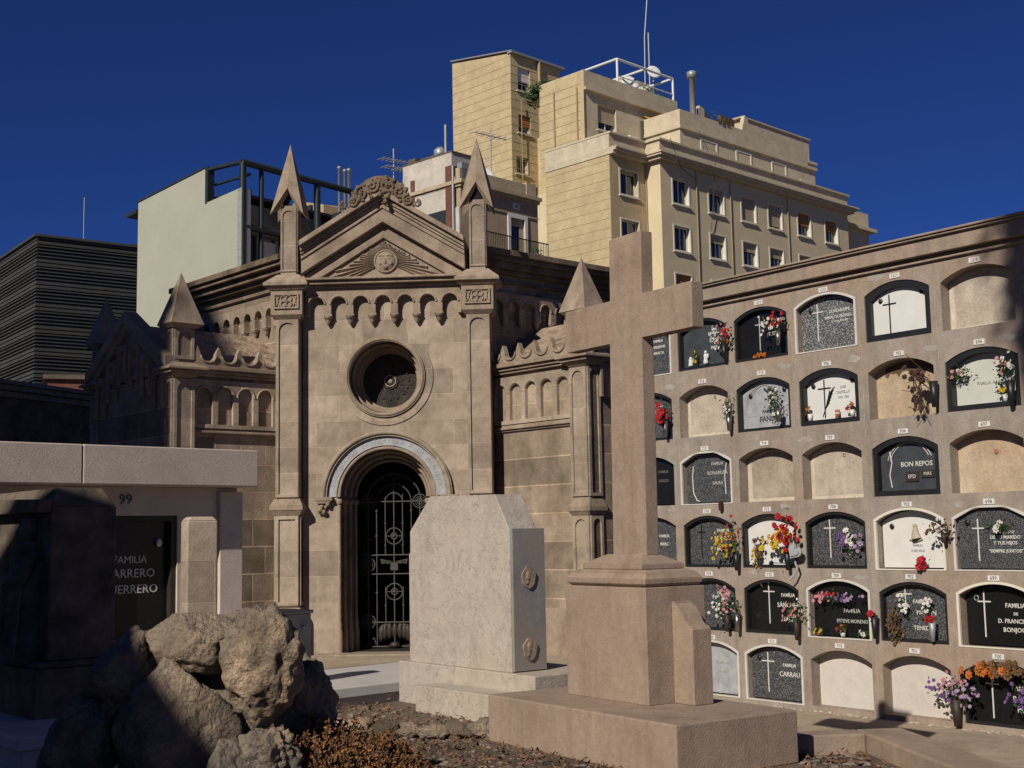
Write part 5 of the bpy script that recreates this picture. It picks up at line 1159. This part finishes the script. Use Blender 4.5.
q = MB(); q.prism([(-.0,.0),(.1,.0),(.1,4.5),(-.0,4.5)],0,17.2); q.prism([(-.0,.6),(.1,.6),(.1,4.0),(-.0,4.0)],17.2,19.3); q.prism([(.02,.5),(1.5,.5),(1.5,4.0),(.02,4.0)],19.3,19.95); q.build('plaster_side_wall', MT['pwhite'], oh)
q = MB(); q.prism([(-.03,.5),(.0,.5),(.0,.9),(-.03,.9)],15,19.3); q.build('brick_pier', MT['brickred'], oh); q = MB(); q.prism([(-.03,3.1),(.0,3.1),(.0,3.4),(-.03,3.4)],17.2,19.1); q.build('brick_pier', MT['brickred'], oh)
q = MB(); q.prism([(-.05,.9),(.02,.9),(.02,3.0),(-.05,3.0)],16.4,17.2); q.build('dark_opening', MT['steeld'], oh)
q = MB(); q.prism([(.0,.45),(1.6,.45),(1.6,4.05),(.0,4.05)],19.95,20.02); q.prism([(.3,3.4),(1.1,3.4),(1.1,3.9),(.3,3.9)],20.02,20.35); q.prism([(.3,1.5),(.8,1.5),(.8,3.0),(.3,3.0)],20.02,20.2); q.build('parapet_coping', MT['roof'], oh)
q = MB(); q.lathe([(.001,0),(.32,0),(.32,.45),(.15,.6),(.001,.6)],(.6,1.9,20.0),12); q.tube([(.5,1.4,20),(.5,1.4,21.6)],.07,6); q.tube([(-.1,.3,13),(-.1,.3,19.2)],.07,6); q.build('roof_tank_and_pipe', MT['alu'], oh)
q = MB(); q.box(.2,.9,-.02,.3,18.6,19.4); q.build('meter_box', MT['alu'], oh)
OM = Matrix.Translation((-2.334,60,0)) @ Matrix.Rotation(R(46),4,'Z')
mast(tuple(OM@Vector((3.2,1.0,18.9))), 3.0, 'flat television aerial above the ochre house cornice', arms=((2.6,2.2,7),), t=.03)
dish(tuple(OM@Vector((2.7,.8,18.9))),.38,'small round dish on the ochre house roof')
mast((-6.3,70,19.5), 3.6, 'tangled television aerial above the mausoleum crest', arms=((2.9,1.7,7),(2.5,1.2,6)), t=.045)
mast((-5.7,70,19.5), 2.6, 'second small aerial right of the tangled one', arms=((2.3,1.3,6),), t=.045)
# far house with three metal flues
fh = empty('distant_house', (-12.5,86,0), 46, 'distant ochre gabled house with chimney flues beyond the steel frame', 'house')
q = MB(); q.box(0,9,0,6,0,24.2); q.add([(0,0,24.2),(9,0,24.2),(9,6,24.2),(0,6,24.2),(0,3,25.0),(9,3,25.6)],[(0,1,5,4),(2,3,4,5),(3,0,4),(1,2,5)]); q.build('house_wall', MT['ochre'], fh)
q = MB(); q.box(3.0,9,-1.5,0,0,24.0); q.build('pale_gable_wall', MT['pwhite'], fh)
for k,(x,h_) in enumerate(((-10.5,2.4),(-10.15,2.2),(-9.9,2.25))):
    f_ = empty('metal_flue', (x,79,22.2), 0, ('tallest and leftmost of the three metal flues','middle one of the three metal flues','rightmost of the three metal flues')[k], 'flue', 'metal flues behind the gable')
    q = MB(); q.lathe([(.09,-3),(.09,h_),(.13,h_+.02),(.13,h_+.15),(.02,h_+.2)],n=10); q.build('pipe', MT['alu'], f_)

# ================================================================ pale block with dark steel roof frame
wb = empty('white_building', (-12.586,60,0), 0, 'pale windowless block with a dark steel and glass roof frame', 'building')
A = Vector((-math.sin(R(50)), math.cos(R(50)))); Bv = Vector((math.cos(R(52)), math.sin(R(52))))
def wp(a, b): v = A*a+Bv*b; return (v.x, v.y)
q = MB()
Mw_ = Matrix.Rotation(R(50-90),4,'Z')   # x axis runs from the far corner towards the near corner
q.plate([(-8.45,0),(.0,0),(.0,18.32),(-2.82,18.0),(-2.82,19.75),(-8.40,19.15)][:3]+[(-2.82,18.05),(-2.82,19.78),(-8.40,19.10)], [], 0, .35, M=Mw_)
q.build('blank_wall', MT['whiteb'], wb)
q = MB(); q.plate([(-8.45,19.10),(-2.78,19.80),(-2.78,19.88),(-8.45,19.18)],[],-.05,.5,M=Mw_); q.plate([(-9.3,18.45),(-8.46,18.55),(-8.46,18.75),(-9.3,18.65)],[],-.1,.8,M=Mw_); q.box(-2.82,-2.62,.0,.4,18.0,19.85,M=Mw_); q.build('wall_capping', MT['steeld'], wb)
q = MB(); q.prism([wp(0,.0),wp(0,.55),wp(.3,.55),wp(.3,.0)],0,18.3); q.build('corner_strip', MT['wpaint'], wb)
q = MB(); q.prism([wp(.36,.6),wp(.36,14),wp(8.2,14),wp(8.2,.6)],0,16.2); q.build('glazed_body', MT['officeg'], wb)
q = MB()
def beam(p0, z0, p1, z1, t=.16): q.tube([(*p0,z0),(*p1,z1)], t, 4)
for b in (.1,1.25,4.9,8.3,11.5): beam(wp(.1,b+.05),12,wp(.1,b+.05),19.6,.17 if b in(.1,4.9) else .12)
beam(wp(.1,.1),19.6,wp(.1,12),19.6,.17); beam(wp(.1,.1),19.6,wp(2.8,.1),19.72,.12); beam(wp(.1,.1),16.5,wp(.1,12),16.5,.17); beam(wp(.1,12),19.6,wp(6.5,12),19.6); beam(wp(6.5,2),19.6,wp(6.5,12),19.6,.12)
for b in (2.5,6,9): beam(wp(.1,b),12,wp(.1,b),16.5,.09)
beam(wp(.1,.6),19.1,wp(2.8,.6),19.1,.08)
q.build('steel_frame', MT['steeld'], wb)
q = MB(); q.prism([wp(.9,.6),wp(.9,14),wp(8.0,14),wp(8.0,.6)],16.2,17.9); q.build('glazed_penthouse', MT['officeg'], wb)
q = MB(); q.prism([wp(1.2,.6),wp(1.2,12),wp(7.5,12),wp(7.5,.6)],18.35,18.5)
for k in range(6): q.prism([wp(.6,1+2*k),wp(.6,1.12+2*k),wp(1.2,1.12+2*k),wp(1.2,1+2*k)],18.3,18.55)
q.build('glass_canopy', MT['steeld'], wb)
q = MB(); q.prism([wp(.20,1.5),wp(.20,2.3),wp(.28,2.3),wp(.28,1.5)],12,16); q.prism([wp(.20,3.2),wp(.20,4.6),wp(.28,4.6),wp(.28,3.2)],12,15.8); q.build('pale_panels', MT['alu'], wb)

# ================================================================ dark louvred office building
of = empty('office_building', (-47.99,130,0), 36, 'dark office block wrapped in horizontal louvres at the far left', 'office building')
q = MB(); q.prism([(.3,.3),(26,.3),(26,24),(.3,24)],0,32.6); q.build('glass_core', MT['officeg'], of)
q = MB()
z = 32.85; k = 0
while z > 9:
    big = k % 6 in (0,1)
    h_ = .30 if big else .12; d = .14 if big else .08
    q.prism([(-d,-d),(26,-d),(26,24),(-d,24)], z-h_, z); z -= (.42 if big else .36); k += 1
q.build('louvres', MT['office'], of)
q = MB(); q.prism([(-.4,-.4),(26,-.4),(26,24),(-.4,24)],32.86,33.1); q.prism([(11,4),(13,4),(13,6),(11,6)],33.1,34.2); q.build('roof_edge', MT['office'], of)
mast((-46,138,33), 6, 'thin rod antenna on the office roof', t=.05)
rw = empty('brick_hut', (-20.9,60,0), 20, 'low red brick roof just left of the far pinnacle', 'hut')
q = MB(); q.box(-.6,3,0,3,0,9.35); q.build('hut_wall', MT['brickred'], rw); q = MB(); q.box(-.8,3.2,-.2,3.2,9.35,9.55); q.build('hut_coping', MT['roof'], rw)
